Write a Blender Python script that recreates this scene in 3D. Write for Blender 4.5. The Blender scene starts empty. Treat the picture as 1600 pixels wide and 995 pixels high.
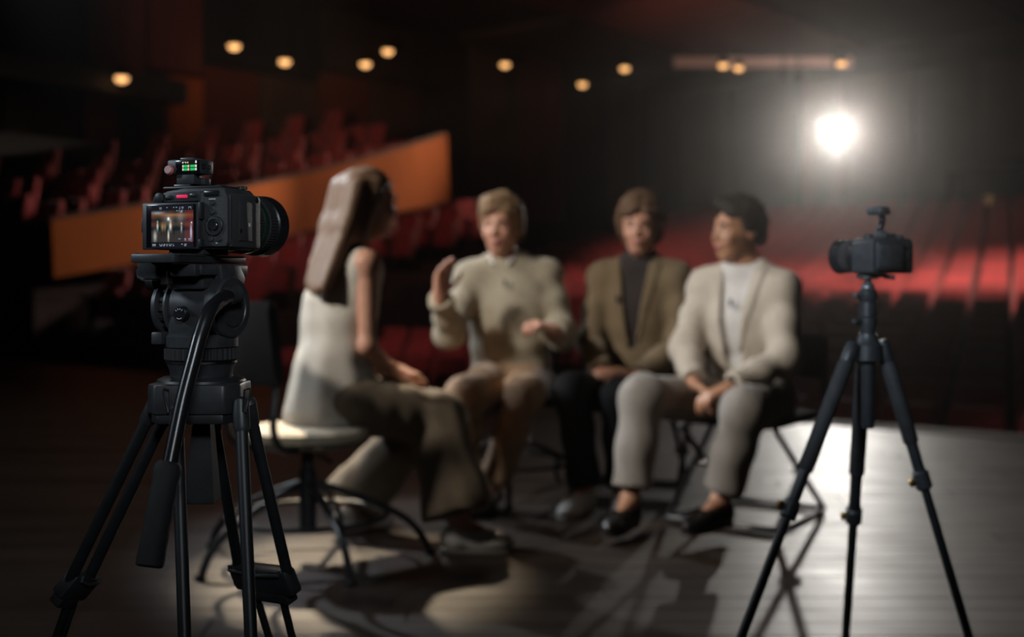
import bpy, bmesh, math, random
import numpy as np
from mathutils import Vector, Matrix

scene = bpy.context.scene
col = scene.collection
PI = math.pi
rad = math.radians

# ------------------------------------------------------------------ camera
F = 1900.0            # focal length in pixels of the 1600 wide frame
CAM_H = 0.95          # lens height above the stage floor
HOR = 440.0           # picture row of the horizon
cam_data = bpy.data.cameras.new('camera')
cam = bpy.data.objects.new('camera', cam_data)
col.objects.link(cam)
cam.location = (0, 0, CAM_H)
cam.rotation_euler = (PI / 2, 0, 0)
cam_data.sensor_fit = 'HORIZONTAL'
cam_data.sensor_width = 36.0
cam_data.lens = F * 36.0 / 1600.0
cam_data.shift_y = -(497.5 - HOR) / 1600.0
cam_data.clip_start = 0.05
cam_data.clip_end = 200
cam_data.dof.use_dof = True
cam_data.dof.focus_distance = 1.56
cam_data.dof.aperture_fstop = 2.9
scene.camera = cam

# ------------------------------------------------------------------ view
vs = scene.view_settings
vs.view_transform = 'Standard'
vs.look = 'None'
vs.gamma = 1.0
vs.use_curve_mapping = False
vs.exposure = 0.0
scene.cycles.max_bounces = 6
scene.cycles.diffuse_bounces = 3
scene.cycles.glossy_bounces = 3
scene.cycles.volume_bounces = 0
scene.cycles.sample_clamp_direct = 0.0
scene.cycles.sample_clamp_indirect = 2.0
scene.cycles.caustics_reflective = False
scene.cycles.caustics_refractive = False

# ------------------------------------------------------------------ world: the dark of the hall
world = bpy.data.worlds.new('World')
scene.world = world
world.use_nodes = True
bg = world.node_tree.nodes['Background']
bg.inputs[0].default_value = (0.75, 0.85, 1.0, 1)
bg.inputs[1].default_value = 0.005
# thin stage haze hanging in the air of the whole place
hv = world.node_tree.nodes.new('ShaderNodeVolumeScatter')
hv.inputs['Density'].default_value = 0.0030
hv.inputs['Color'].default_value = (1.0, 0.94, 0.89, 1)
hv.inputs['Anisotropy'].default_value = 0.93
world.node_tree.links.new(hv.outputs[0], world.node_tree.nodes['World Output'].inputs['Volume'])


def P(px, py, d):
    """world point that the picture shows at (px, py) when it stands d metres away"""
    return Vector(((px - 800.0) * d / F, d, CAM_H - (py - HOR) * d / F))


# the hall: s runs along the stage edge to the right, t away from the stage
HA = rad(-38.3)
U = Vector((math.cos(HA), math.sin(HA), 0))
N = Vector((-math.sin(HA), math.cos(HA), 0))
E0 = Vector((1.94, 8.4, 0))


def W(s, t, z=0.0):
    return E0 + U * s + N * t + Vector((0, 0, z))


def lamp_spot(name, loc, target, power, color, size_deg, blend=0.5, radius=0.1, spec=1.0):
    ld = bpy.data.lights.new(name, 'SPOT')
    ld.energy = power
    ld.color = color
    ld.spot_size = rad(size_deg)
    ld.spot_blend = blend
    ld.shadow_soft_size = radius
    ld.specular_factor = spec
    o = bpy.data.objects.new(name, ld)
    col.objects.link(o)
    o.location = loc
    o.rotation_euler = (Vector(target) - Vector(loc)).to_track_quat('-Z', 'Y').to_euler()
    return o


# the follow spot at the back of the hall, pointed at the stage
FOLLOW = P(1302, 203, 20.0)
lamp_spot('follow_spot_beam', FOLLOW + Vector((-0.02, -0.30, -0.02)), (0.75, 4.0, 0.2), 1050, (1.0, 0.95, 0.88), 22, 0.9, 0.12)
# unseen stage lanterns, plus fills added to brighten people, floor and cameras
lamp_spot('back_lantern', (-4.2, 8.6, 4.6), (-0.35, 4.55, 0.6), 1400, (0.86, 0.93, 1.0), 20, 0.7, 0.10)
lamp_spot('warm_lantern', (-1.6, 8.2, 4.8), (-0.52, 4.00, 0.0), 2600, (1.0, 0.80, 0.55), 10, 0.5, 0.10)
lamp_spot('front_fill', (-4.0, 1.9, 3.8), (0.45, 5.0, 0.85), 1050, (1.0, 0.92, 0.82), 27, 0.8, 0.25)  # unseen fill on the seated men, from the front left
lamp_spot('stage_fill', (-3.6, 6.0, 6.4), (-2.8, 5.6, 0.0), 160, (1.0, 0.86, 0.78), 110, 0.8, 0.3)  # added broad fill in place of ambient light, lifts the dark floor
lamp_spot('side_lantern', (-3.6, 4.8, 3.2), (0.5, 4.0, 1.0), 320, (0.78, 0.89, 1.0), 46, 0.8, 0.3)
lamp_spot('tripod_fill', (0.5, -1.5, 2.3), (-0.40, 1.6, 1.02), 230, (0.86, 0.93, 1.0), 15, 0.8, 0.35)  # added fill from behind the viewer, brightens the near camera
lamp_spot('camera_fill', (-1.6, -0.6, 2.4), (0.74, 2.45, 1.0), 700, (0.74, 0.86, 1.0), 14, 0.7, 0.2)  # added cool fill to bring the far camera out of the dark
lamp_spot('tripod_rim_fill', (-3.0, 1.0, 2.2), (-0.42, 1.58, 0.94), 110, (0.74, 0.87, 1.0), 14, 0.7, 0.2)  # added rim light for the left edges of the near tripod head
for s_, p_ in ((-6.5, 260), (-11.0, 650)):
    lamp_spot('seat_lantern', W(s_, 11.0, 6.5), W(s_, 18.5, 1.8), p_, (1.0, 0.76, 0.64), 46, 0.9, 0.15)
# house lanterns over the seats, pointing straight down on them
for i_, (s_, p_) in enumerate(((0.6, 2900), (-1.8, 3300), (-4.2, 2100), (-7.0, 1200), (-10.2, 900))):
    lamp_spot('seat_lantern', W(s_, 6.6, 6.5), W(s_, 13.0, 0.6), p_, (1.0, 0.78, 0.66), 40, 0.85, 0.15)
lamp_spot('stalls_fill', W(-6.6, -0.5, 6.4), W(-8.4, 6.4, -0.2), 420, (1.0, 0.66, 0.60), 56, 0.9, 0.2)  # added weak fill so the dark stalls keep a red tint
lamp_spot('parapet_lantern', W(-9.2, 13.6, 5.4), W(-11.8, 6.0, 2.6), 1500, (1.0, 0.80, 0.60), 40, 0.9, 0.2)
lamp_spot('parapet_lantern', W(-8.4, 8.2, 4.2), W(-11.8, 3.0, 1.65), 1000, (1.0, 0.88, 0.78), 34, 0.9, 0.2)
lamp_spot('house_fill', W(-2.0, 0.5, 6.4), W(-7.0, 19.0, 3.4), 260, (1.0, 0.72, 0.58), 46, 0.9, 0.2)  # added wide fill raising the ambient level of the hall
lamp_spot('ceiling_fill', W(-8.0, 1.5, 3.2), W(-14.0, 9.5, 6.9), 600, (1.0, 0.68, 0.48), 60, 0.9, 0.2)  # added upward fill for the left wall and ceiling, no fixture there
lamp_spot('ceiling_fill', W(-9.6, 12.5, 3.0), W(-9.0, 17.0, 7.0), 260, (1.0, 0.68, 0.50), 80, 0.9, 0.2)  # second added fill, brightens the ceiling further back

# ------------------------------------------------------------------ materials


def _nodes(name):
    m = bpy.data.materials.new(name)
    m.use_nodes = True
    nt = m.node_tree
    return m, nt, nt.nodes['Principled BSDF']


def mat(name, color, rough=0.5, metal=0.0, var=0.0, scale=20.0, bump=0.0, bscale=200.0,
        stretch=None, coat=0.0, sheen=0.0, spec=0.5, obj_var=0.0, sss=0.0):
    """procedural material: colour varied by noise, fine relief by a bump"""
    m, nt, b = _nodes(name)
    b.inputs['Base Color'].default_value = (*color, 1)
    b.inputs['Roughness'].default_value = rough
    b.inputs['Metallic'].default_value = metal
    b.inputs['Specular IOR Level'].default_value = spec
    if coat:
        b.inputs['Coat Weight'].default_value = coat
        b.inputs['Coat Roughness'].default_value = 0.15
    if sheen:
        b.inputs['Sheen Weight'].default_value = sheen
        b.inputs['Sheen Roughness'].default_value = 0.5
    if sss:
        b.inputs['Subsurface Weight'].default_value = sss
        b.inputs['Subsurface Radius'].default_value = (0.02, 0.008, 0.004)
        b.inputs['Subsurface Scale'].default_value = 0.3
    tc = nt.nodes.new('ShaderNodeTexCoord')
    vec = tc.outputs['Object']
    if stretch:
        mp = nt.nodes.new('ShaderNodeMapping')
        mp.inputs['Scale'].default_value = stretch
        nt.links.new(vec, mp.inputs[0])
        vec = mp.outputs[0]
    last = None
    if var:
        n = nt.nodes.new('ShaderNodeTexNoise')
        n.inputs['Scale'].default_value = scale
        n.inputs['Detail'].default_value = 5
        nt.links.new(vec, n.inputs['Vector'])
        r = nt.nodes.new('ShaderNodeValToRGB')
        r.color_ramp.elements[0].position = 0.3
        r.color_ramp.elements[1].position = 0.7
        r.color_ramp.elements[0].color = (*[c * (1 - var) for c in color], 1)
        r.color_ramp.elements[1].color = (*[min(1, c * (1 + var)) for c in color], 1)
        nt.links.new(n.outputs[0], r.inputs[0])
        last = r.outputs[0]
    if obj_var:
        oi = nt.nodes.new('ShaderNodeObjectInfo')
        mr = nt.nodes.new('ShaderNodeMapRange')
        mr.inputs['To Min'].default_value = 1 - obj_var
        mr.inputs['To Max'].default_value = 1 + obj_var
        nt.links.new(oi.outputs['Random'], mr.inputs['Value'])
        hs = nt.nodes.new('ShaderNodeHueSaturation')
        hs.inputs['Color'].default_value = (*color, 1)
        if last:
            nt.links.new(last, hs.inputs['Color'])
        nt.links.new(mr.outputs[0], hs.inputs['Value'])
        last = hs.outputs[0]
    if last:
        nt.links.new(last, b.inputs['Base Color'])
    if bump:
        n2 = nt.nodes.new('ShaderNodeTexNoise')
        n2.inputs['Scale'].default_value = bscale
        n2.inputs['Detail'].default_value = 3
        nt.links.new(vec, n2.inputs['Vector'])
        bp = nt.nodes.new('ShaderNodeBump')
        bp.inputs['Strength'].default_value = bump
        bp.inputs['Distance'].default_value = 0.002
        nt.links.new(n2.outputs[0], bp.inputs['Height'])
        nt.links.new(bp.outputs[0], b.inputs['Normal'])
    return m


def glow(name, color, strength):
    m, nt, b = _nodes(name)
    b.inputs['Base Color'].default_value = (*[c * 0.5 for c in color], 1)
    b.inputs['Emission Color'].default_value = (*color, 1)
    b.inputs['Emission Strength'].default_value = strength
    return m


def attr_screen(name, strength):
    m, nt, b = _nodes(name)
    a = nt.nodes.new('ShaderNodeVertexColor')
    a.layer_name = 'Col'
    b.inputs['Base Color'].default_value = (0.01, 0.01, 0.012, 1)
    b.inputs['Roughness'].default_value = 0.25
    nt.links.new(a.outputs[0], b.inputs['Emission Color'])
    b.inputs['Emission Strength'].default_value = strength
    return m


M = {}
M['black_plastic'] = mat('black_plastic', (0.030, 0.032, 0.035), 0.42, var=0.25, scale=60, bump=0.06, bscale=900)
M['black_leather'] = mat('black_leather', (0.030, 0.031, 0.033), 0.55, bump=0.55, bscale=1500, var=0.2, scale=400)
M['black_metal'] = mat('black_metal', (0.016, 0.018, 0.020), 0.44, 0.0, var=0.2, scale=50, bump=0.03, bscale=900, spec=0.5)
M['black_gloss'] = mat('black_gloss', (0.012, 0.012, 0.014), 0.27, var=0.2, scale=30)
M['black_rubber'] = mat('black_rubber', (0.014, 0.014, 0.015), 0.75, var=0.3, scale=40, bump=0.2, bscale=500)
M['grey_metal'] = mat('grey_metal', (0.10, 0.105, 0.11), 0.36, 0.6, var=0.2, scale=60)
M['chrome'] = mat('chrome', (0.55, 0.55, 0.56), 0.22, 1.0, var=0.1, scale=80)
M['brass'] = mat('brass', (0.50, 0.33, 0.12), 0.30, 1.0, var=0.1, scale=80)
M['dark_glass'] = mat('dark_glass', (0.006, 0.006, 0.008), 0.08, var=0.1, scale=10, coat=0.5)
M['white_print'] = mat('white_print', (0.55, 0.55, 0.56), 0.6, var=0.05, scale=50)
M['lens_green'] = mat('lens_green', (0.012, 0.028, 0.020), 0.18, var=0.2, scale=20, coat=0.4)
M['red_button'] = glow('red_button', (0.9, 0.03, 0.12), 0.55)
M['pink_button'] = mat('pink_button', (0.55, 0.36, 0.36), 0.4, var=0.1, scale=90)
M['red_trim'] = mat('red_trim', (0.55, 0.08, 0.07), 0.4, var=0.1, scale=90)
M['skin'] = mat('skin', (0.56, 0.29, 0.20), 0.5, var=0.10, scale=25, bump=0.05, bscale=300, sss=0.15)
M['skin_tan'] = mat('skin_tan', (0.46, 0.235, 0.14), 0.5, var=0.10, scale=25, bump=0.05, bscale=300, sss=0.15)
M['lip'] = mat('lip', (0.42, 0.14, 0.12), 0.4, var=0.1, scale=80)
M['eye_white'] = mat('eye_white', (0.65, 0.62, 0.60), 0.2, var=0.05, scale=80)
M['iris'] = mat('iris', (0.05, 0.03, 0.02), 0.15, var=0.2, scale=200)
M['hair_blond'] = mat('hair_blond', (0.17, 0.100, 0.060), 0.55, var=0.40, scale=40, stretch=(6, 6, 0.35), bump=0.12, bscale=60)
M['hair_sand'] = mat('hair_sand', (0.25, 0.158, 0.09), 0.68, spec=0.25, var=0.45, scale=60, stretch=(3, 3, 0.8), bump=0.6, bscale=90)
M['hair_brown'] = mat('hair_brown', (0.125, 0.072, 0.042), 0.68, spec=0.25, var=0.45, scale=60, stretch=(3, 3, 0.8), bump=0.6, bscale=90)
M['hair_black'] = mat('hair_black', (0.018, 0.013, 0.010), 0.68, spec=0.25, var=0.4, scale=60, stretch=(3, 3, 0.8), bump=0.6, bscale=90)
M['cream_blouse'] = mat('cream_blouse', (0.50, 0.46, 0.40), 0.7, var=0.06, scale=30, bump=0.15, bscale=60, sheen=0.1)
M['khaki'] = mat('khaki', (0.150, 0.112, 0.072), 0.8, var=0.10, scale=30, bump=0.2, bscale=80, sheen=0.1)
M['brown_cotton'] = mat('brown_cotton', (0.29, 0.180, 0.105), 0.8, var=0.10, scale=30, bump=0.2, bscale=80, sheen=0.1)
M['beige_knit'] = mat('beige_knit', (0.37, 0.325, 0.240), 0.85, var=0.10, scale=90, bump=0.5, bscale=260, sheen=0.2)
M['white_shirt'] = mat('white_shirt', (0.62, 0.60, 0.58), 0.7, var=0.05, scale=30, bump=0.1, bscale=90)
M['olive_tweed'] = mat('olive_tweed', (0.170, 0.122, 0.066), 0.85, var=0.16, scale=160, bump=0.4, bscale=320, sheen=0.2)
M['dark_knit'] = mat('dark_knit', (0.028, 0.020, 0.020), 0.85, var=0.15, scale=90, bump=0.4, bscale=260)
M['black_cotton'] = mat('black_cotton', (0.010, 0.010, 0.011), 0.85, var=0.15, scale=30, bump=0.2, bscale=90)
M['cream_linen'] = mat('cream_linen', (0.52, 0.46, 0.385), 0.8, var=0.07, scale=60, bump=0.25, bscale=200, sheen=0.1)
M['grey_wool'] = mat('grey_wool', (0.235, 0.210, 0.185), 0.8, var=0.08, scale=60, bump=0.25, bscale=200, sheen=0.1)
M['white_leather'] = mat('white_leather', (0.74, 0.71, 0.66), 0.5, var=0.06, scale=40, bump=0.1, bscale=300)
M['black_shoe'] = mat('black_shoe', (0.010, 0.009, 0.009), 0.32, var=0.2, scale=40, bump=0.05, bscale=300)
M['sole'] = mat('sole', (0.42, 0.39, 0.34), 0.7, var=0.1, scale=40)
M['dark_sole'] = mat('dark_sole', (0.02, 0.018, 0.016), 0.7, var=0.1, scale=40)
M['cream_pad'] = mat('cream_pad', (0.52, 0.44, 0.32), 0.6, var=0.08, scale=30, bump=0.1, bscale=200)
M['charcoal_pad'] = mat('charcoal_pad', (0.026, 0.027, 0.030), 0.9, var=0.15, scale=40, bump=0.2, bscale=300, spec=0.15)
M['chair_metal'] = mat('chair_metal', (0.020, 0.021, 0.023), 0.38, 0.0, var=0.2, scale=40)
M['seat_red'] = mat('seat_red', (0.30, 0.022, 0.022), 0.8, var=0.18, scale=12, bump=0.2, bscale=120, sheen=0.3, obj_var=0.22)
M['seat_dark'] = mat('seat_dark', (0.030, 0.020, 0.017), 0.6, var=0.2, scale=12)
M['hall_brown'] = mat('hall_brown', (0.075, 0.040, 0.026), 0.7, var=0.2, scale=1.2, bump=0.1, bscale=20)
M['hall_dark'] = mat('hall_dark', (0.034, 0.022, 0.019), 0.8, var=0.25, scale=1.5)
M['hall_black'] = mat('hall_black', (0.008, 0.008, 0.009), 0.85, var=0.25, scale=1.5)
M['hall_red'] = mat('hall_red', (0.120, 0.024, 0.016), 0.65, var=0.2, scale=1.5, stretch=(1, 1, 0.2))
M['hall_orange'] = mat('hall_orange', (0.42, 0.105, 0.024), 0.85, spec=0.15, var=0.16, scale=1.3, stretch=(1, 1, 0.3), bump=0.05, bscale=30)
M['band_grey'] = mat('band_grey', (0.030, 0.031, 0.034), 0.7, var=0.2, scale=2)
M['carpet'] = mat('carpet', (0.030, 0.012, 0.012), 0.95, var=0.3, scale=6, bump=0.3, bscale=120)
M['downlight'] = glow('downlight', (1.0, 0.50, 0.18), 2.3)
M['follow_lens'] = glow('follow_lens', (1.0, 0.97, 0.92), 120.0)
M['cove'] = glow('cove', (1.0, 0.56, 0.42), 0.20)
M['booth_glow'] = glow('booth_glow', (1.0, 0.55, 0.22), 0.10)
M['lav'] = mat('lav_foam', (0.012, 0.012, 0.013), 0.9, var=0.2, scale=200)


def floor_mat():
    """dark stage boards, satin varnish, streaked along the grain"""
    m, nt, b = _nodes('stage_boards')
    tc = nt.nodes.new('ShaderNodeTexCoord')
    oi = nt.nodes.new('ShaderNodeObjectInfo')
    ad = nt.nodes.new('ShaderNodeVectorMath')
    ad.operation = 'ADD'
    cb = nt.nodes.new('ShaderNodeCombineXYZ')
    ml = nt.nodes.new('ShaderNodeMath')
    ml.operation = 'MULTIPLY'
    ml.inputs[1].default_value = 37.0
    nt.links.new(oi.outputs['Random'], ml.inputs[0])
    nt.links.new(ml.outputs[0], cb.inputs[0])
    nt.links.new(ml.outputs[0], cb.inputs[2])
    nt.links.new(tc.outputs['Object'], ad.inputs[0])
    nt.links.new(cb.outputs[0], ad.inputs[1])
    mp = nt.nodes.new('ShaderNodeMapping')
    mp.inputs['Scale'].default_value = (1.2, 22, 4)
    nt.links.new(ad.outputs[0], mp.inputs[0])
    n = nt.nodes.new('ShaderNodeTexNoise')
    n.inputs['Scale'].default_value = 2.2
    n.inputs['Detail'].default_value = 7
    nt.links.new(mp.outputs[0], n.inputs['Vector'])
    r = nt.nodes.new('ShaderNodeValToRGB')
    r.color_ramp.elements[0].position = 0.30
    r.color_ramp.elements[1].position = 0.72
    r.color_ramp.elements[0].color = (0.020, 0.0145, 0.011, 1)
    r.color_ramp.elements[1].color = (0.060, 0.044, 0.033, 1)
    nt.links.new(n.outputs[0], r.inputs[0])
    mr = nt.nodes.new('ShaderNodeMapRange')
    mr.inputs['To Min'].default_value = 0.7
    mr.inputs['To Max'].default_value = 1.3
    nt.links.new(oi.outputs['Random'], mr.inputs['Value'])
    hs = nt.nodes.new('ShaderNodeHueSaturation')
    nt.links.new(mr.outputs[0], hs.inputs['Value'])
    nt.links.new(r.outputs[0], hs.inputs['Color'])
    nt.links.new(hs.outputs[0], b.inputs['Base Color'])
    # scuffs: uneven gloss
    n2 = nt.nodes.new('ShaderNodeTexNoise')
    n2.inputs['Scale'].default_value = 3.0
    n2.inputs['Detail'].default_value = 6
    nt.links.new(tc.outputs['Object'], n2.inputs['Vector'])
    m2 = nt.nodes.new('ShaderNodeMapRange')
    m2.inputs['To Min'].default_value = 0.34
    m2.inputs['To Max'].default_value = 0.54
    nt.links.new(n2.outputs[0], m2.inputs['Value'])
    nt.links.new(m2.outputs[0], b.inputs['Roughness'])
    bp = nt.nodes.new('ShaderNodeBump')
    bp.inputs['Strength'].default_value = 0.25
    bp.inputs['Distance'].default_value = 0.002
    nt.links.new(n.outputs[0], bp.inputs['Height'])
    nt.links.new(bp.outputs[0], b.inputs['Normal'])
    return m


M['boards'] = floor_mat()
M['screen'] = attr_screen('screen_picture', 1.0)

# ------------------------------------------------------------------ object helpers


def finish(me, smooth=35):
    if smooth:
        me.polygons.foreach_set('use_smooth', [True] * len(me.polygons))
        me.set_sharp_from_angle(angle=rad(smooth))
    me.update()


def link(name, me, material, parent=None):
    o = bpy.data.objects.new(name, me)
    col.objects.link(o)
    if material is not None and not me.materials:
        me.materials.append(material)
    if parent is not None:
        o.parent = parent
    return o


def tag(o, label=None, cat=None, group=None, kind=None):
    if label:
        o['label'] = label
    if cat:
        o['category'] = cat
    if group:
        o['group'] = group
    if kind:
        o['kind'] = kind
    return o


def thing(name, label, cat, loc=(0, 0, 0), rotz=0.0, group=None, kind=None):
    o = bpy.data.objects.new(name, None)
    o.empty_display_size = 0.05
    col.objects.link(o)
    o.location = loc
    o.rotation_euler = (0, 0, rotz)
    return tag(o, label, cat, group, kind)


def copy_tree(o, parent=None):
    c = o.copy()
    col.objects.link(c)
    c.parent = parent
    for ch in [x for x in o.children]:
        copy_tree(ch, c)
    return c


class MB:
    """collects simple shapes into one mesh"""

    def __init__(self, off=(0, 0, 0)):
        self.v = []
        self.f = []
        self.off = Vector(off)

    def add(self, vs, fs):
        n = len(self.v)
        self.v += [tuple(Vector(p) - self.off) for p in vs]
        self.f += [tuple(n + i for i in f) for f in fs]
        return self

    def bm(self, b, mtx=None):
        if mtx is not None:
            b.transform(mtx)
        b.verts.ensure_lookup_table()
        b.verts.index_update()
        self.add([v.co.copy() for v in b.verts], [[v.index for v in f.verts] for f in b.faces])
        b.free()
        return self

    def box(self, c, s, bev=0.0, rot=None, seg=2):
        """box of size s about c; bev rounds its edges"""
        b = bmesh.new()
        bmesh.ops.create_cube(b, size=1.0)
        for v in b.verts:
            v.co = Vector((v.co.x * s[0], v.co.y * s[1], v.co.z * s[2]))
        if bev:
            bmesh.ops.bevel(b, geom=b.edges[:], offset=min(bev, min(s) * 0.49), segments=seg, profile=0.5, affect='EDGES')
        m = Matrix.Translation(Vector(c))
        if rot is not None:
            m = m @ rot.to_4x4()
        return self.bm(b, m)

    def prism(self, pts, z0, z1, bev=0.0, mtx=None):
        """outline in xy between two heights"""
        b = bmesh.new()
        lo = [b.verts.new((p[0], p[1], z0)) for p in pts]
        hi = [b.verts.new((p[0], p[1], z1)) for p in pts]
        n = len(pts)
        b.faces.new(lo[::-1])
        b.faces.new(hi)
        for i in range(n):
            j = (i + 1) % n
            b.faces.new((lo[i], lo[j], hi[j], hi[i]))
        bmesh.ops.recalc_face_normals(b, faces=b.faces[:])
        if bev:
            bmesh.ops.bevel(b, geom=b.edges[:], offset=bev, segments=2, profile=0.5, affect='EDGES')
        return self.bm(b, mtx)

    def lathe(self, prof, p0, axis, n=32, ribs=0, depth=0.0):
        """profile of (along, radius) turned about the axis from p0; ribs notch the rim"""
        ax = Vector(axis).normalized()
        a = ax.orthogonal().normalized()
        c = ax.cross(a)
        p0 = Vector(p0)
        vs, fs = [], []
        for (l, r) in prof:
            for k in range(n):
                th = 2 * PI * k / n
                rr = r
                if ribs and (k * ribs * 2 // n) % 2:
                    rr = max(0.0, r - depth)
                vs.append(p0 + ax * l + (a * math.cos(th) + c * math.sin(th)) * rr)
        for i in range(len(prof) - 1):
            for k in range(n):
                j = (k + 1) % n
                fs.append((i * n + k, i * n + j, (i + 1) * n + j, (i + 1) * n + k))
        fs.append(tuple(range(n))[::-1])
        fs.append(tuple((len(prof) - 1) * n + k for k in range(n)))
        return self.add(vs, fs)

    def cyl(self, a, b, r, r2=None, n=16):
        a, b = Vector(a), Vector(b)
        L = (b - a).length
        r2 = r if r2 is None else r2
        e = min(r, r2, L) * 0.12
        return self.lathe([(0, r - e), (e, r), (L - e, r2), (L, r2 - e)], a, b - a, n)

    def tube(self, pts, r, n=12, flat=1.0):
        """round bar along a path; r may be a list"""
        pts = [Vector(p) for p in pts]
        m = len(pts)
        rs = r if isinstance(r, (list, tuple)) else [r] * m
        vs, fs = [], []
        prev = None
        for i, p in enumerate(pts):
            t = (pts[min(i + 1, m - 1)] - pts[max(i - 1, 0)]).normalized()
            if prev is None:
                a = t.orthogonal().normalized()
            else:
                a = (prev - t * prev.dot(t)).normalized()
            prev = a
            c = t.cross(a)
            for k in range(n):
                th = 2 * PI * k / n
                vs.append(p + (a * math.cos(th) + c * math.sin(th) * flat) * rs[i])
        for i in range(m - 1):
            for k in range(n):
                j = (k + 1) % n
                fs.append((i * n + k, i * n + j, (i + 1) * n + j, (i + 1) * n + k))
        fs.append(tuple(range(n))[::-1])
        fs.append(tuple((m - 1) * n + k for k in range(n)))
        return self.add(vs, fs)

    def ball(self, c, r, n=16, m=10, rot=None):
        r = (r, r, r) if not isinstance(r, (tuple, list)) else r
        b = bmesh.new()
        bmesh.ops.create_uvsphere(b, u_segments=n, v_segments=m, radius=1.0)
        for v in b.verts:
            v.co = Vector((v.co.x * r[0], v.co.y * r[1], v.co.z * r[2]))
        mt = Matrix.Translation(Vector(c))
        if rot is not None:
            mt = mt @ rot.to_4x4()
        return self.bm(b, mt)

    def mesh(self, name, smooth=35):
        me = bpy.data.meshes.new(name)
        me.from_pydata(self.v, [], self.f)
        finish(me, smooth)
        return me

    def build(self, name, material, parent=None, smooth=35):
        return link(name, self.mesh(name, smooth), material, parent)


def curve_pts(ctrl, n=12):
    """smooth path through control points"""
    c = [Vector(p) for p in ctrl]
    out = []
    for i in range(len(c) - 1):
        p0 = c[max(i - 1, 0)]
        p1, p2 = c[i], c[i + 1]
        p3 = c[min(i + 2, len(c) - 1)]
        for k in range(n):
            t = k / n
            out.append(0.5 * ((2 * p1) + (p2 - p0) * t + (2 * p0 - 5 * p1 + 4 * p2 - p3) * t * t
                              + (3 * p1 - p0 - 3 * p2 + p3) * t ** 3))
    out.append(c[-1])
    return out

# ================================================================== THE HALL
random.seed(4)


def hall_obj(name, mb, material, smooth=0, parent=None, kind='structure'):
    o = mb.build(name, material, parent, smooth)
    if parent is None:
        o.location = E0
        o.rotation_euler = (0, 0, HA)
        o['kind'] = kind
    return o


# ---- stage floor: a slab with boards laid on it, running across the picture
def edge_x(y):
    return 1.94 - (y - 8.4) * math.cos(HA) / -math.sin(HA)


fl = MB()
slab = [(-9.0, -3.0), (5.0, -3.0), (7.0, edge_x(0) * 0 + 4.40), (edge_x(18.0), 18.0), (-12.0, 18.0)]
slab = [(-11.0, -3.0), (7.0, -3.0), (7.0, 8.4 - (7.0 - 1.94) * -math.sin(HA) / math.cos(HA)), (edge_x(18.6), 18.6), (-11.0, 18.6)]
fl.prism(slab, -1.0, -0.004)
floor = fl.build('floor', M['boards'], None, 0)
tag(floor, 'dark wooden stage floor with glossy boards', kind='structure')
BW = 0.132
plank_cache = {}
y = 3.0
row = 0
near = MB()
near.prism([(-11, -3), (7, -3), (7, 2.995), (-11, 2.995)], -0.02, 0.0)
nb = near.build('plank_field', M['boards'], floor, 0)
nb['kind'] = 'stuff'
while y < 15.4:
    x0 = max(-0.47 * y - 1.2, -10.5)
    x1 = min(0.47 * y + 0.9, edge_x(y + BW) - 0.02)
    x = x0 - random.choice((0.0, 0.7, 1.3, 1.9))
    while x < x1:
        L = 3.2 if y < 8 else 4.6
        e = min(x + L, x1)
        if e - x > 0.12 and e > x0:
            key = round(e - x, 2)
            if key not in plank_cache:
                b = MB()
                ln = key - 0.004
                w = BW - 0.003
                c = 0.0012
                vs = [(0, 0, -0.02), (ln, 0, -0.02), (ln, w, -0.02), (0, w, -0.02),
                      (0, 0, -c), (ln, 0, -c), (ln, w, -c), (0, w, -c),
                      (c, c, 0), (ln - c, c, 0), (ln - c, w - c, 0), (c, w - c, 0)]
                fs = [(3, 2, 1, 0), (0, 1, 5, 4), (1, 2, 6, 5), (2, 3, 7, 6), (3, 0, 4, 7),
                      (4, 5, 9, 8), (5, 6, 10, 9), (6, 7, 11, 10), (7, 4, 8, 11), (8, 9, 10, 11)]
                b.add(vs, fs)
                me = b.mesh('plank', 0)
                me.materials.append(M['boards'])
                plank_cache[key] = me
            o = link('plank', plank_cache[key], None, floor)
            o.location = (x, y, random.uniform(-0.0006, 0.0006))
        x += L
    y += BW
    row += 1
# nosing along the stage edge
ns = MB()
ns.box((-3.5, -0.04, -0.012), (24.0, 0.30, 0.036), 0.008)
ns.box((-3.5, 0.09, -0.30), (24.0, 0.03, 0.58), 0.0)
hall_obj('trim_1', ns, M['hall_dark'])
tag(bpy.data.objects['trim_1'], 'dark wooden nosing along the front edge of the stage')

# ---- house floor: raked steps down in the house
RZ0, SLOPE, PITCH, NROW = -1.05, 0.112, 0.98, 23


def row_z(r):
    """height of a row: gentle at first, steeper towards the back"""
    return RZ0 + SLOPE * PITCH * r + 0.0042 * max(0, r - 9) ** 2


st = MB()
st.box((-3, 0.95, RZ0 - 0.1), (40, 2.0, 0.2))
for k in range(NROW + 1):
    t0 = 1.9 - PITCH / 2 + PITCH * k
    z1 = row_z(k)
    st.box((-3, t0 + PITCH / 2, (z1 + RZ0 - 0.6) / 2), (40, PITCH, z1 - RZ0 + 0.6))
hall_obj('house_floor', st, M['carpet'])
tag(bpy.data.objects['house_floor'], 'dark carpeted steps of the raked stalls below the stage')

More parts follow.
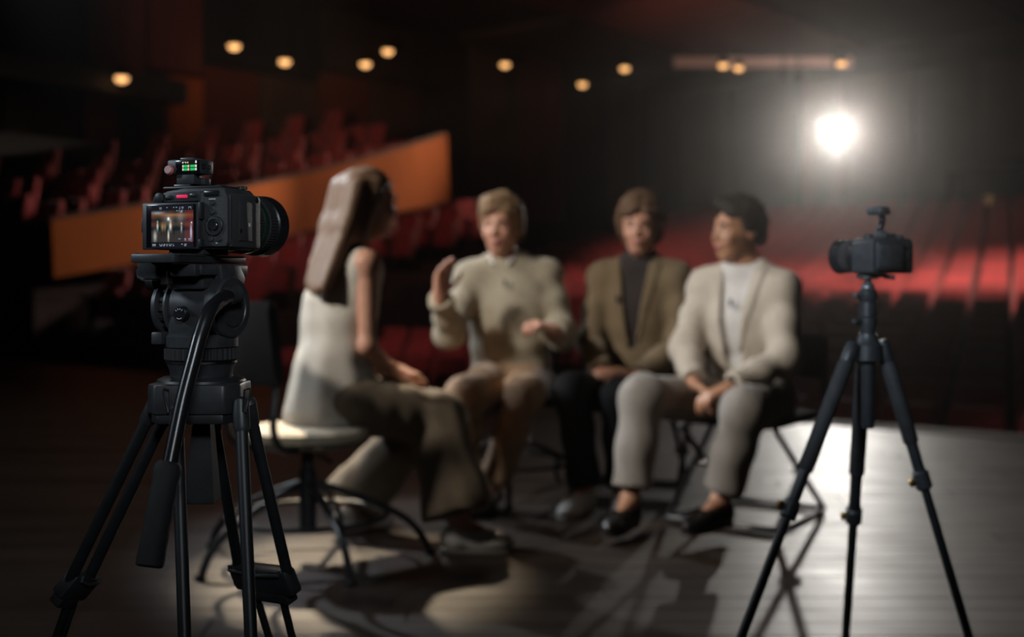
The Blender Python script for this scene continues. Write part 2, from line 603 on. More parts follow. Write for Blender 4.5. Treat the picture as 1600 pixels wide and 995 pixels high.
# ---- walls and ceiling
CEIL = 7.0
T_REAR = 25.2
S_LEFT, S_RIGHT = -16.0, 9.5
w_ = MB()
w_.box(((S_LEFT + S_RIGHT) / 2, T_REAR + 0.15, 1.6), (S_RIGHT - S_LEFT, 0.3, 11.0))
wall_rear = hall_obj('wall_rear', w_, M['hall_dark'])
tag(wall_rear, 'dark brown rear wall of the auditorium')
w_ = MB()
w_.box((S_LEFT - 0.15, 9.9, 1.6), (0.3, 31.5, 11.0))
wall_left = hall_obj('wall_left', w_, M['hall_dark'])
tag(wall_left, 'dark side wall of the auditorium with red and orange panels')
w_ = MB()
w_.box((S_RIGHT + 0.15, 9.9, 1.6), (0.3, 31.5, 11.0))
wall_right = hall_obj('wall_right', w_, M['hall_black'])
tag(wall_right, 'black side wall of the auditorium beyond the bright seats')
w_ = MB()
w_.box(((S_LEFT + S_RIGHT) / 2, 9.9, CEIL + 0.15), (S_RIGHT - S_LEFT, 31.5, 0.3))
ceiling = hall_obj('ceiling', w_, M['hall_dark'])
tag(ceiling, 'dark ceiling of the auditorium')

# panels of the left wall: (t from, t to, z from, z to, material, standing proud)
for (t0, t1, z0, z1, m, pr) in [
        (1.6, 3.0, 2.6, 6.9, 'hall_black', .10), (3.05, 4.5, 2.6, 4.25, 'hall_dark', .10), (3.05, 4.5, 4.8, 6.9, 'hall_dark', .10),
        (4.55, 5.25, 2.6, 4.45, 'hall_red', .16), (5.30, 5.75, 2.4, 4.5, 'hall_black', .06),
        (4.55, 5.75, 4.8, 6.9, 'hall_red', .30), (5.80, 7.0, 4.95, 6.9, 'hall_red', .36),
        (5.80, 6.35, 2.4, 4.5, 'hall_dark', .10), (6.40, 7.15, 2.4, 4.90, 'hall_orange', .20),
        (7.20, 8.6, 2.6, 5.2, 'hall_red', .12), (7.05, 10.2, 5.3, 6.9, 'hall_black', .20), (8.65, 10.2, 2.8, 5.2, 'hall_brown', .16),
        (10.25, 11.8, 3.0, 5.5, 'hall_red', .12), (11.85, 13.4, 3.0, 5.5, 'hall_brown', .16), (10.25, 14.6, 5.6, 6.9, 'hall_dark', .20),
        (13.45, 15.3, 2.6, 5.5, 'hall_dark', .12), (15.35, 17.2, 2.6, 6.9, 'hall_brown', .16), (17.25, 19.2, 2.6, 6.9, 'hall_red', .12),
        (19.25, 21.4, 2.6, 6.9, 'hall_dark', .16), (21.45, 23.2, 2.6, 6.9, 'hall_brown', .12), (23.25, 25.1, 2.6, 6.9, 'hall_dark', .12)]:
    b = MB()
    b.box((S_LEFT + pr / 2, (t0 + t1) / 2, (z0 + z1) / 2), (pr, t1 - t0 - 0.02, z1 - z0), 0.015)
    b.build('panel', M[m], wall_left, 0)
# panels of the rear wall
x = S_LEFT + 0.4
k = 0
while x < S_RIGHT - 0.5:
    w = (1.7, 2.3, 1.3, 2.0)[k % 4]
    b = MB()
    b.box((x + w / 2, T_REAR - 0.05, 4.6), (w - 0.05, 0.12, 4.6), 0.02)
    b.build('panel', M[('hall_brown', 'hall_dark', 'hall_red', 'hall_brown', 'hall_dark')[k % 5]], wall_rear, 0)
    x += w
    k += 1
# balcony fronts on the left wall
for (t0, t1, z0, z1) in [(-2.0, 6.5, 4.32, 4.75), (-2.0, 4.9, 3.02, 3.42)]:
    b = MB()
    b.prism([(S_LEFT, t0), (S_LEFT + 1.0, t0), (S_LEFT + 0.55, t1), (S_LEFT, t1)], z0, z1, 0.02)
    o = b.build('balcony_front', M['band_grey'], wall_left, 0)
# ceiling panels: sloped sails below the slab
for (s0, s1, t0, t1, dz, m) in [
        (-15.6, -11.2, 0.0, 9.0, .10, 'hall_black'), (-15.7, -12.4, 14.6, 22.0, .16, 'hall_brown'), (-12.2, -8.4, 9.2, 22.0, .10, 'hall_red'),
        (-11.0, -7.2, 0.0, 9.0, .06, 'hall_black'), (-8.2, -4.4, 9.2, 22.0, .08, 'hall_dark'), (-4.2, 0.5, 9.2, 22.0, .10, 'hall_dark'),
        (0.7, 9.2, 9.2, 22.0, .08, 'hall_black'), (-7.0, 9.2, 0.0, 9.0, .08, 'hall_black'), (-15.7, 9.2, 22.2, 25.0, .22, 'hall_dark')]:
    b = MB()
    b.box(((s0 + s1) / 2, (t0 + t1) / 2, CEIL - dz / 2 - 0.01), (s1 - s0, t1 - t0, dz), 0.02)
    b.build('ceiling_panel', M[m], ceiling, 0)

# ---- terrace beside the stalls with its orange parapet
S_P = -11.9


def par_top(t):
    f = (t - 1.5) / 8.3
    return 1.80 + 1.99 * (0.75 * f + 0.25 * f * f)


def par_bot(t):
    f = (t - 1.5) / 8.3
    return 1.12 + 1.50 * f


tb = MB()
n = 24
vs, fs = [], []
for i in range(n + 1):
    t = 1.5 + 8.3 * i / n
    sw = S_P + 0.35 * math.sin(PI * i / n)
    for (ds, z) in ((0, par_bot(t) - 0.12), (0.16, par_bot(t) - 0.12), (0.10, par_top(t)), (0.02, par_top(t) + 0.012), (-0.05, par_top(t))):
        vs.append((sw + ds, t, z))
for i in range(n):
    for k in range(5):
        j = (k + 1) % 5
        fs.append((i * 5 + k, i * 5 + j, (i + 1) * 5 + j, (i + 1) * 5 + k))
fs.append((4, 3, 2, 1, 0))
fs.append(tuple(n * 5 + k for k in range(5)))
tb.add(vs, fs)
parapet = hall_obj('parapet', tb, M['hall_orange'], 40, kind='structure')
tag(parapet, 'curved orange wooden parapet climbing beside the stalls')
tb = MB()
tb.tube([(S_P + 0.35 * math.sin(PI * i / n) + 0.03, 1.5 + 8.3 * i / n, par_top(1.5 + 8.3 * i / n) + 0.02) for i in range(n + 1)], 0.035, 8)
tb.build('handrail', M['hall_brown'], parapet)
# solid side terrace in front of the parapet and the box terrace behind it
tr = MB()
NT = 8
for k in range(NT):
    t0 = 1.3 + k * 1.06
    zt = 0.14 + 1.50 * k * 1.06 / 8.3
    tr.box((S_P + 1.35, t0 + 0.53, (zt + RZ0) / 2), (2.7, 1.06, zt - RZ0))
hall_obj('side_terrace', tr, M['carpet'])
tag(bpy.data.objects['side_terrace'], 'dark stepped side terrace in front of the orange parapet')
tr = MB()
for k in range(NT):
    t0 = 1.3 + k * 1.06
    zt = 1.15 + 1.75 * k * 1.06 / 8.3
    for q in range(3):
        tr.box((S_P - 0.62 - 1.2 * q, t0 + 0.53, (zt + 0.38 * q + RZ0) / 2), (1.2, 1.06, zt + 0.38 * q - RZ0))
hall_obj('box_terrace', tr, M['carpet'])
tag(bpy.data.objects['box_terrace'], 'dark stepped box terrace behind the orange parapet')

# ---- theatre seats
sb = MB()
# backrest: a rounded slab leaning back
for i in range(1):
    b = bmesh.new()
    bmesh.ops.create_cube(b, size=1.0)
    for v in b.verts:
        v.co = Vector((v.co.x * 0.50, v.co.y * 0.10, v.co.z * 0.60))
        if v.co.z > 0:
            v.co.x *= 0.90
    bmesh.ops.bevel(b, geom=b.edges[:], offset=0.045, segments=2, profile=0.5, affect='EDGES')
    sb.bm(b, Matrix.Translation((0, 0.24, 0.70)) @ Matrix.Rotation(rad(-12), 4, 'X'))
back_me = sb.mesh('backrest', 40)
back_me.materials.append(M['seat_red'])
sb = MB()
sb.box((0, 0.115, 0.50), (0.47, 0.11, 0.44), 0.04, Matrix.Rotation(rad(-9), 3, 'X'))
cush_me = sb.mesh('seat_cushion', 40)
cush_me.materials.append(M['seat_red'])
sb = MB()
sb.box((-0.275, 0.02, 0.61), (0.055, 0.40, 0.04), 0.015)
sb.box((-0.275, 0.10, 0.30), (0.04, 0.22, 0.60), 0.01)
arm_me = sb.mesh('armrest', 40)
arm_me.materials.append(M['seat_dark'])

spots = []   # s, t, z, label, group
ORD = ['front', 'second', 'third', 'fourth', 'fifth', 'sixth', 'seventh', 'eighth', 'ninth', 'tenth', 'eleventh', 'twelfth', 'thirteenth'] + ['row-%d' % q for q in range(14, 40)]


def pix(s, t, z):
    p = W(s, t, z)
    return 800 + p.x * F / p.y, HOR + (CAM_H - p.z) * F / p.y, p.y


stall = []
for r in range(NROW):
    t = 1.9 + PITCH * r
    z = row_z(r)
    kk = -40
    while kk < 22:
        s = kk * 0.56 + (0.28 if r % 2 else 0.0)
        kk += 1
        if s < (S_P + 3.1 if t < 10.6 else S_LEFT + 0.6) or s > S_RIGHT - 0.5:
            continue
        x, yy, d = pix(s, t, z + 0.7)
        if x < -150 or x > 1800:
            continue
        stall.append((d, s, t, z, r))
terr = []
for k in range(NT):
    t = 1.3 + k * 1.06 + 0.55
    zt = 0.14 + 1.50 * k * 1.06 / 8.3
    for q in range(4 if k < 4 else 2):
        terr.append((S_P + 0.75 + 0.58 * q, t, zt, 'a', k, q))
    zt = 1.15 + 1.75 * k * 1.06 / 8.3
    for q in range(3):
        for h in range(2):
            if 2 * q + h < 5:
                terr.append((S_P - 0.36 - 1.2 * q - 0.56 * h, t, zt + 0.38 * q, 'b', k, 2 * q + h))
stall.sort()
budget = 300 - len(terr)
single, rest = stall[:budget], stall[budget:]


def seat(s, t, z, label, group, first=[None]):
    if first[0] is None:
        o = thing('theatre_seat', label, 'seat', W(s, t, z), HA, group)
        link('backrest', back_me, None, o)
        link('seat_cushion', cush_me, None, o)
        link('armrest', arm_me, None, o)
        first[0] = o
        return o
    o = copy_tree(first[0])
    o.location = W(s, t, z)
    o.rotation_euler = (0, 0, HA + random.uniform(-0.02, 0.02))
    return tag(o, label, 'seat', group)


ORD2 = ['rightmost', 'second', 'third', 'fourth', 'fifth', 'sixth', 'seventh', 'eighth', 'ninth', 'tenth', 'eleventh', 'twelfth', 'thirteenth',
        'fourteenth', 'fifteenth', 'sixteenth', 'seventeenth', 'eighteenth', 'nineteenth', 'twentieth']
ORD2 += ['twenty-' + q for q in ['first'] + ORD2[1:9]] + ['thirtieth'] + ['thirty-' + q for q in ['first'] + ORD2[1:9]] + ['fortieth'] + ['forty-' + q for q in ['first'] + ORD2[1:9]]
for r in range(NROW):
    rw = sorted([q for q in single if q[4] == r], key=lambda q: -q[1])
    vis = [q for q in rw if pix(q[1], q[2], q[3] + 0.7)[0] < 1600]
    for i, (d, s, t, z, _) in enumerate(rw):
        j = i - (len(rw) - len(vis))
        where = ('%s outside the picture' % ORD2[-1 - j - 0] if False else '%s of those past the right border' % ['first', 'second', 'third', 'fourth', 'fifth', 'sixth', 'seventh', 'eighth'][-1 - j]) if j < 0 else ('%s from the right' % ORD2[j])
        seat(s, t, z, 'red stalls seat in the %s row, %s' % (ORD[r], where), 'stalls seats, %s row' % ORD[r])
for (s, t, z, q, k, i) in terr:
    nth = ORD[k].replace('front', 'lowest')
    if q == 'a':
        seat(s, t, z, 'red seat before the orange parapet, %s step, %s from the parapet' % (nth, ['first', 'second', 'third', 'fourth'][i]),
             'side terrace seats before the parapet')
    else:
        seat(s, t, z, 'dark red seat behind the orange parapet, %s step, %s from the parapet' % (nth, ['first', 'second', 'third', 'fourth', 'fifth'][i]),
             'box seats behind the parapet')
sv = MB()
base = [(m.vertices, m.polygons) for m in (back_me, cush_me, arm_me)]
bv = [[v.co.copy() for v in a] for a, _ in base]
bf = [[tuple(p.vertices) for p in c] for _, c in base]
for (d, s, t, z, r) in rest:
    for i in range(3):
        sv.add([(c.x + s, c.y + t, c.z + z) for c in bv[i]], bf[i])
if rest:
    o = hall_obj('far_seats', sv, M['seat_red'], 40, kind='stuff')
    tag(o, 'far rows of red theatre seats at the back of the stalls', 'seats')

# ---- rail along the front of the stalls
for i, (s0, s1) in enumerate([(1.3, 2.6), (2.75, 4.05), (4.2, 5.5)]):
    c = (s0 + s1) / 2
    o = thing('safety_rail', 'dark metal safety rail before the front seats, %s of the three' % ('leftmost', 'middle one', 'rightmost')[i],
              'rail', W(c, 0.55, RZ0), HA, 'safety rails before the front row')
    hw = (s1 - s0) / 2
    b = MB()
    b.tube([(-hw, 0, 0.93), (hw, 0, 0.93)], 0.022, 10)
    b.build('top_rail', M['grey_metal'], o)
    b = MB()
    b.tube([(-hw, 0, 0.5), (hw, 0, 0.5)], 0.015, 10)
    b.build('middle_rail', M['grey_metal'], o)
    for q in (-1, 1):
        b = MB()
        b.cyl((q * (hw - 0.04), 0, 0.0), (q * (hw - 0.04), 0, 0.93), 0.022, n=10)
        b.build('post', M['grey_metal'], o)

# ---- ceiling downlights
LAB = ['at far left over the dark balcony front', 'second from the left', 'third from the left', 'lower left one of the close pair left of centre',
       'upper right one of the close pair left of centre', 'above the man in the beige sweater', 'lowest one right of centre',
       'single one just right of the lowest', 'left one of the touching pair by the lit strip', 'right one of the touching pair by the lit strip',
       'at the right end of the lit ceiling strip']
for i, (px, py) in enumerate([(190, 121), (366, 71), (445, 95), (571, 99), (606, 79), (789, 100), (910, 131), (976, 106),
                              (1130, 101), (1154, 105), (1315, 98)]):
    zc = 6.35
    d = (zc - CAM_H) * F / (HOR - py)
    kx = (px - 800) / F      # hung lower where the side wall is nearer
    dw = (S_LEFT + 0.9 + E0.x * U.x + E0.y * U.y) / (kx * U.x + U.y)
    if 0 < dw < d:
        d = dw
    p = P(px, py, d)
    o = thing('ceiling_downlight', 'warm round ceiling downlight, ' + LAB[i], 'downlight', p, 0, 'ceiling downlights')
    b = MB()
    b.lathe([(0.0, 0.125), (0.02, 0.13), (0.16, 0.13), (0.17, 0.06)], (0, 0, 0.0), (0, 0, 1), 16)
    b.build('can', M['hall_black'], o)
    b = MB()
    b.ball((0, 0, -0.005), (0.115, 0.115, 0.09), 12, 8)
    b.build('lamp', M['downlight'], o)
    b = MB()
    b.cyl((0, 0, 0.165), (0, 0, CEIL - 0.05 - p.z), 0.012, n=8)
    b.build('stem', M['hall_black'], o)

# ---- lit strip in the ceiling at the right
a_, c_ = P(1052, 97, 31.0), P(1332, 97, 31.0)
o = thing('ceiling_strip_light', 'long pinkish lit strip under the ceiling at the right', 'strip light', (a_ + c_) / 2)
L = (c_ - a_).length
b = MB()
b.box((0, 0.13, 0.02), (L + 0.1, 0.2, 0.38), 0.01)
b.build('housing', M['hall_dark'], o)
b = MB()
for i in range(4):
    b = MB()
    w = L / 4
    b.box((-L / 2 + w * (i + 0.5), -0.02, 0.0), (w - 0.02, 0.06, 0.27), 0.01)
    b.build('diffuser', glow('cove_%d' % i, (1.0, 0.55, 0.42), (0.05, 0.13, 0.17, 0.22)[i]), o)
b = MB()
for q in (-1, 1):
    b.cyl((q * L * 0.4, 0.13, 0.2), (q * L * 0.4, 0.13, CEIL - o.location.z - 0.02), 0.02, n=8)
b.build('hanger', M['hall_black'], o)

# ---- the follow spot and two dead lanterns


def lantern(p, aim, scale, lit, label, name='stage_lantern'):
    o = thing(name, label, 'spotlight', p)
    dr = (Vector(aim) - p).normalized()
    b = MB()
    s = scale
    b.lathe([(-0.34 * s, 0.06 * s), (-0.33 * s, 0.10 * s), (-0.10 * s, 0.12 * s), (-0.02 * s, 0.135 * s), (0.0, 0.135 * s), (0.0, 0.118 * s), (-0.02 * s, 0.115 * s)], (0, 0, 0), dr, 24)
    b.build('housing', M['black_metal'], o)
    b = MB()
    b.lathe([(-0.018 * s, 0.112 * s), (-0.006 * s, 0.10 * s), (0.0, 0.06 * s)], (0, 0, 0), dr, 24)
    b.build('lens', M['follow_lens'] if lit else M['dark_glass'], o)
    sd = dr.cross(Vector((0, 0, 1))).normalized()
    c = -dr * 0.16 * s
    b = MB()
    b.tube([c - sd * 0.15 * s, c - sd * 0.16 * s + Vector((0, 0, 0.2 * s)), c + Vector((0, 0, 0.26 * s)), c + sd * 0.16 * s + Vector((0, 0, 0.2 * s)), c + sd * 0.15 * s], 0.012 * s, 8)
    b.build('yoke', M['black_metal'], o)
    b = MB()
    b.cyl(c + Vector((0, 0, 0.26 * s)), (c.x, c.y, CEIL - 0.24 - p.z), 0.022 * s, n=8)
    b.build('drop_pole', M['black_metal'], o)
    return o


lantern(FOLLOW, (0.4, 4.0, 0.6), 1.0, True, 'blazing white follow spot pointed at the stage', 'follow_spot')
lantern(P(1224, 118, 27.0), (0.4, 4.0, 0.6), 0.8, False, 'unlit lantern hanging under the strip, left one of two', 'stage_lantern')
lantern(P(1247, 119, 27.0), (0.4, 4.0, 0.6), 0.8, False, 'unlit lantern hanging under the strip, right one of two', 'stage_lantern')

# ---- control booth hung on the rear wall at the far right, two small lamps on its desk
bw = P(1575, 300, 30.0)
tb_ = T_REAR - 0.55
dbo = (tb_ + 7.8 + 0.0)
# where the sight line of column 1575 meets the wall front
k_ = (1575 - 800) / F
dd = (tb_ + E0.x * N.x + E0.y * N.y) / (k_ * N.x + N.y)
o = thing('control_booth', 'dark control booth with a pale canopy on the rear wall at the right', 'booth', P(1575, 300, dd), HA)
b = MB()
b.box((0, 0.42, -0.25), (2.9, 0.06, 2.3), 0.01)
b.build('back_panel', M['hall_black'], o)
b = MB()
b.box((0, 0, 0.74), (2.9, 0.9, 0.26), 0.02)
b.build('canopy', M['band_grey'], o)
b = MB()
b.box((0, 0.02, -0.86), (2.9, 0.86, 0.07), 0.01)
b.build('desk_top', M['hall_brown'], o)
b = MB()
b.box((0, -0.40, -1.13), (2.9, 0.06, 0.5), 0.01)
b.build('front_panel', M['hall_black'], o)
for q in (-1.42, 1.42):
    b = MB()
    b.box((q, 0.0, -0.25), (0.06, 0.84, 2.2), 0.01)
    b.build('side_panel', M['hall_black'], o)
zb = o.location.z
for i, (px, h, lab) in enumerate([(1545, 0.62, 'small dim yellow desk lamp on a stem in the control booth'), (1584, 0.22, 'low dim orange desk lamp at the edge of the control booth')]):
    zt = zb - 0.824
    k_ = (px - 800) / F
    d2 = (tb_ - 0.1 + E0.x * N.x + E0.y * N.y) / (k_ * N.x + N.y)
    l = thing('desk_lamp', lab, 'lamp', (k_ * d2, d2, zt), HA)
    b = MB()
    b.lathe([(0, 0.10), (0.02, 0.09), (0.03, 0.02), (h, 0.015)], (0, 0, 0), (0, 0, 1), 14)
    b.build('stand', M['hall_brown'], l)
    b = MB()
    b.lathe([(h - 0.12, 0.21 if i == 0 else 0.26), (h + 0.08, 0.16), (h + 0.12, 0.08)], (0, 0, 0), (0, 0, 1), 14)
    b.build('lamp_shade', M['booth_glow'], l)

# ================================================================== PEOPLE: smooth solid fields turned into one skin


def A3(p):
    return np.array([p[0], p[1], p[2]], dtype=np.float32)


class Field:
    def __init__(self, lo, hi, h):
        self.h = h
        self.lo = A3(lo) - 3 * h
        self.n = np.ceil((A3(hi) + 3 * h - self.lo) / h).astype(int) + 1
        self.D = np.full(self.n, 1.0, dtype=np.float32)

    def _blk(self, a, b, m):
        i0 = np.clip(np.floor((a - m - self.lo) / self.h).astype(int), 0, self.n)
        i1 = np.clip(np.ceil((b + m - self.lo) / self.h).astype(int) + 1, 0, self.n)
        sl = tuple(slice(i0[k], i1[k]) for k in range(3))
        ax = [(self.lo[k] + self.h * np.arange(i0[k], i1[k])).astype(np.float32) for k in range(3)]
        X = np.meshgrid(*ax, indexing='ij', sparse=True)
        return sl, X

    def _mix(self, sl, d, k, cut=False):
        a = self.D[sl]
        if a.size == 0:
            return
        if cut:
            d = -d
            if k > 0:
                hh = np.clip(0.5 - 0.5 * (a - d) / k, 0, 1)
                self.D[sl] = a + (d - a) * hh + k * hh * (1 - hh)
            else:
                self.D[sl] = np.maximum(a, d)
            return
        if k > 0:
            hh = np.clip(0.5 + 0.5 * (a - d) / k, 0, 1)
            self.D[sl] = a + (d - a) * hh - k * hh * (1 - hh)
        else:
            self.D[sl] = np.minimum(a, d)

    def cone(self, a, b, r1, r2, k=0.02, flat=None, sq=None, wob=None):
        """tapered limb from a to b; flat: cut square at the end b; sq=(axis, factor): flattened along an axis"""
        a, b = A3(a), A3(b)
        R = max(r1, r2) * (1.0 if sq is None else max(1.0, 1 / sq[1]))
        sl, X = self._blk(np.minimum(a, b) - R, np.maximum(a, b) + R, k + 3 * self.h)
        ab = b - a
        L2 = float(ab @ ab) + 1e-9
        q = [X[i] - a[i] for i in range(3)]
        t = (q[0] * ab[0] + q[1] * ab[1] + q[2] * ab[2]) / L2
        tc = np.clip(t, 0, 1)
        e = [q[i] - tc * ab[i] for i in range(3)]
        if sq is not None:
            n = A3(sq[0])
            dn = e[0] * n[0] + e[1] * n[1] + e[2] * n[2]
            g = 1 / sq[1] - 1
            e = [e[i] + dn * n[i] * g for i in range(3)]
        r = r1 + (r2 - r1) * tc
        if wob is not None:       # cloth folds across the limb: (amount, waves, phase)
            r = r + wob[0] * np.sin(tc * wob[1] * 6.283 + wob[2] + 9 * q[0] + 7 * q[1])
        d = np.sqrt(e[0] ** 2 + e[1] ** 2 + e[2] ** 2) - r
        if flat is not None:
            L = math.sqrt(L2)
            d = np.maximum(d, (t - flat) * L)
        self._mix(sl, d.astype(np.float32), k)
        return self

    def ell(self, c, r, k=0.02, B=None, cut=False, wob=None):
        """ellipsoid; B = 3 axes"""
        c = A3(c)
        R = max(r)
        sl, X = self._blk(c - R, c + R, k + 3 * self.h)
        q = [X[i] - c[i] for i in range(3)]
        if B is not None:
            q = [q[0] * B[j][0] + q[1] * B[j][1] + q[2] * B[j][2] for j in range(3)]
        k0 = np.sqrt((q[0] / r[0]) ** 2 + (q[1] / r[1]) ** 2 + (q[2] / r[2]) ** 2)
        k1 = np.sqrt((q[0] / r[0] ** 2) ** 2 + (q[1] / r[1] ** 2) ** 2 + (q[2] / r[2] ** 2) ** 2) + 1e-6
        d = k0 * (k0 - 1) / k1
        if wob is not None:
            d = d + wob[0] * np.sin(q[0] * wob[1] + wob[2]) * np.sin(q[1] * wob[1] * 1.3) * np.sin(q[2] * wob[1] * 0.8 + 1)
        self._mix(sl, d.astype(np.float32), k, cut)
        return self

    def func(self, fn, cut=True, k=0.0):
        """any distance function over the whole field"""
        ax = [(self.lo[i] + self.h * np.arange(self.n[i])).astype(np.float32) for i in range(3)]
        X = np.meshgrid(*ax, indexing='ij', sparse=True)
        d = np.broadcast_to(fn(*X), self.D.shape).astype(np.float32)
        sl = (slice(None),) * 3
        self._mix(sl, d, k, cut)
        return self

    def copy(self):
        o = object.__new__(Field)
        o.h, o.lo, o.n, o.D = self.h, self.lo, self.n, self.D.copy()
        return o

    def mesh(self, name, off):
        D = self.D
        ins = D < 0
        c = ins[:-1, :-1, :-1].astype(np.int8)
        cnt = np.zeros_like(c)
        for dx in (0, 1):
            for dy in (0, 1):
                for dz in (0, 1):
                    cnt += ins[dx:dx + c.shape[0], dy:dy + c.shape[1], dz:dz + c.shape[2]]
        act = np.argwhere((cnt > 0) & (cnt < 8))
        idx = np.full(c.shape, -1, dtype=np.int32)
        idx[act[:, 0], act[:, 1], act[:, 2]] = np.arange(len(act))
        acc = np.zeros((len(act), 3), dtype=np.float32)
        num = np.zeros(len(act), dtype=np.float32)
        corners = [(0, 0, 0), (1, 0, 0), (0, 1, 0), (1, 1, 0), (0, 0, 1), (1, 0, 1), (0, 1, 1), (1, 1, 1)]
        val = [D[act[:, 0] + x, act[:, 1] + y, act[:, 2] + z] for (x, y, z) in corners]
        for (i, j) in [(0, 1), (2, 3), (4, 5), (6, 7), (0, 2), (1, 3), (4, 6), (5, 7), (0, 4), (1, 5), (2, 6), (3, 7)]:
            a, b = val[i], val[j]
            m = (a < 0) != (b < 0)
            t = np.where(m, a / np.where(m, a - b, 1), 0)
            pa, pb = np.array(corners[i], dtype=np.float32), np.array(corners[j], dtype=np.float32)
            p = pa + t[:, None] * (pb - pa)
            acc += np.where(m[:, None], p, 0)
            num += m
        v = act + acc / num[:, None]
        v = v * self.h + self.lo - A3(off)
        quads = []
        for ax in range(3):
            s0 = [slice(None)] * 3
            s1 = [slice(None)] * 3
            s0[ax] = slice(0, -1)
            s1[ax] = slice(1, None)
            ch = ins[tuple(s0)] != ins[tuple(s1)]
            e = np.argwhere(ch)
            o1, o2 = [a for a in range(3) if a != ax]
            ok = (e[:, o1] > 0) & (e[:, o2] > 0) & (e[:, o1] < c.shape[o1]) & (e[:, o2] < c.shape[o2])
            e = e[ok]
            first = ins[e[:, 0], e[:, 1], e[:, 2]]

            def cell(d1, d2):
                w = e.copy()
                w[:, o1] -= d1
                w[:, o2] -= d2
                return idx[w[:, 0], w[:, 1], w[:, 2]]
            q = np.stack([cell(1, 1), cell(0, 1), cell(0, 0), cell(1, 0)], 1)
            flip = first if ax != 1 else ~first
            q[~flip] = q[~flip][:, ::-1]
            quads.append(q)
        q = np.concatenate(quads)
        q = q[(q >= 0).all(1)]
        me = bpy.data.meshes.new(name)
        me.vertices.add(len(v))
        me.vertices.foreach_set('co', v.astype(np.float32).ravel())
        me.loops.add(len(q) * 4)
        me.loops.foreach_set('vertex_index', q.astype(np.int32).ravel())
        me.polygons.add(len(q))
        me.polygons.foreach_set('loop_start', np.arange(0, len(q) * 4, 4, dtype=np.int32))
        me.polygons.foreach_set('loop_total', np.full(len(q), 4, dtype=np.int32))
        me.polygons.foreach_set('use_smooth', np.ones(len(q), dtype=bool))
        me.update(calc_edges=True)
        me.validate()
        return me


def relax(me, it=2):
    """even out the stair steps of the field"""
    n = len(me.vertices)
    co = np.empty(n * 3, dtype=np.float32)
    me.vertices.foreach_get('co', co)
    co = co.reshape(-1, 3)
    e = np.empty(len(me.edges) * 2, dtype=np.int32)
    me.edges.foreach_get('vertices', e)
    e = e.reshape(-1, 2)
    deg = np.bincount(e.ravel(), minlength=n).astype(np.float32)[:, None]
    deg[deg == 0] = 1
    for _ in range(it):
        for w in (0.5, -0.52):
            s = np.zeros_like(co)
            for k in range(3):
                s[:, k] = np.bincount(e[:, 0], co[e[:, 1], k], n) + np.bincount(e[:, 1], co[e[:, 0], k], n)
            co = co + w * (s / deg - co)
    me.vertices.foreach_set('co', co.ravel())
    me.update()
    return me


def flesh(field, name, material, root, parent=None):
    me = relax(field.mesh(name, root.location))
    return link(name, me, material, parent or root)


def unit(v):
    return Vector(v).normalized()


def frame(fwd, up=(0, 0, 1)):
    """axes: right (his own right hand side is -x), forward, up"""
    f = unit(fwd)
    r = f.cross(Vector(up)).normalized()
    return r, f, r.cross(f)


HEAD_K = 1.07


def head_field(S, c, fwd, up=(0, 0, 1), jaw=1.0):
    r, f, u = frame(fwd, up)
    B = (r, f, u)

    K = HEAD_K
    def p(x, y, z):
        return c + (r * x + f * y + u * z) * K
    _ell, _cone = S.ell, S.cone

    class T:
        @staticmethod
        def ell(c_, r_, k, B_, cut=False):
            _ell(c_, tuple(q * K for q in r_), k * K, B_, cut)

        @staticmethod
        def cone(a, b, r1, r2, k):
            _cone(a, b, r1 * K, r2 * K, k * K)
    S = T
    S.ell(p(0, -0.012, 0.030), (0.074, 0.092, 0.088), 0.01, B)          # cranium
    S.ell(p(0, 0.018, -0.030), (0.060 * jaw, 0.072, 0.080), 0.03, B)     # face
    S.ell(p(0, 0.042, -0.088), (0.034 * jaw, 0.034, 0.026), 0.03, B)     # chin
    S.ell(p(0, 0.062, 0.030), (0.050, 0.022, 0.014), 0.018, B)           # brow
    for s in (-1, 1):
        S.ell(p(s * 0.036, 0.062, -0.028), (0.020, 0.020, 0.022), 0.02, B)   # cheek
        S.ell(p(s * 0.030, 0.094, 0.006), (0.015, 0.0125, 0.0075), 0.012, B, cut=True)   # eye socket
        S.ell(p(s * 0.078, -0.012, -0.004), (0.009, 0.018, 0.030), 0.008, B)  # ear
        S.ell(p(s * 0.086, -0.008, -0.002), (0.005, 0.009, 0.016), 0.004, B, cut=True)
    S.cone(p(0, 0.082, 0.012), p(0, 0.100, -0.024), 0.008, 0.012, 0.012)  # nose
    for s in (-1, 1):
        S.ell(p(s * 0.011, 0.092, -0.028), (0.008, 0.010, 0.008), 0.008, B)
    S.ell(p(0, 0.084, -0.055), (0.024, 0.010, 0.006), 0.008, B)          # lips
    S.ell(p(0, 0.082, -0.066), (0.020, 0.010, 0.007), 0.008, B)
    S.ell(p(0, 0.096, -0.0605), (0.022, 0.010, 0.0022), 0.003, B, cut=True)
    return p


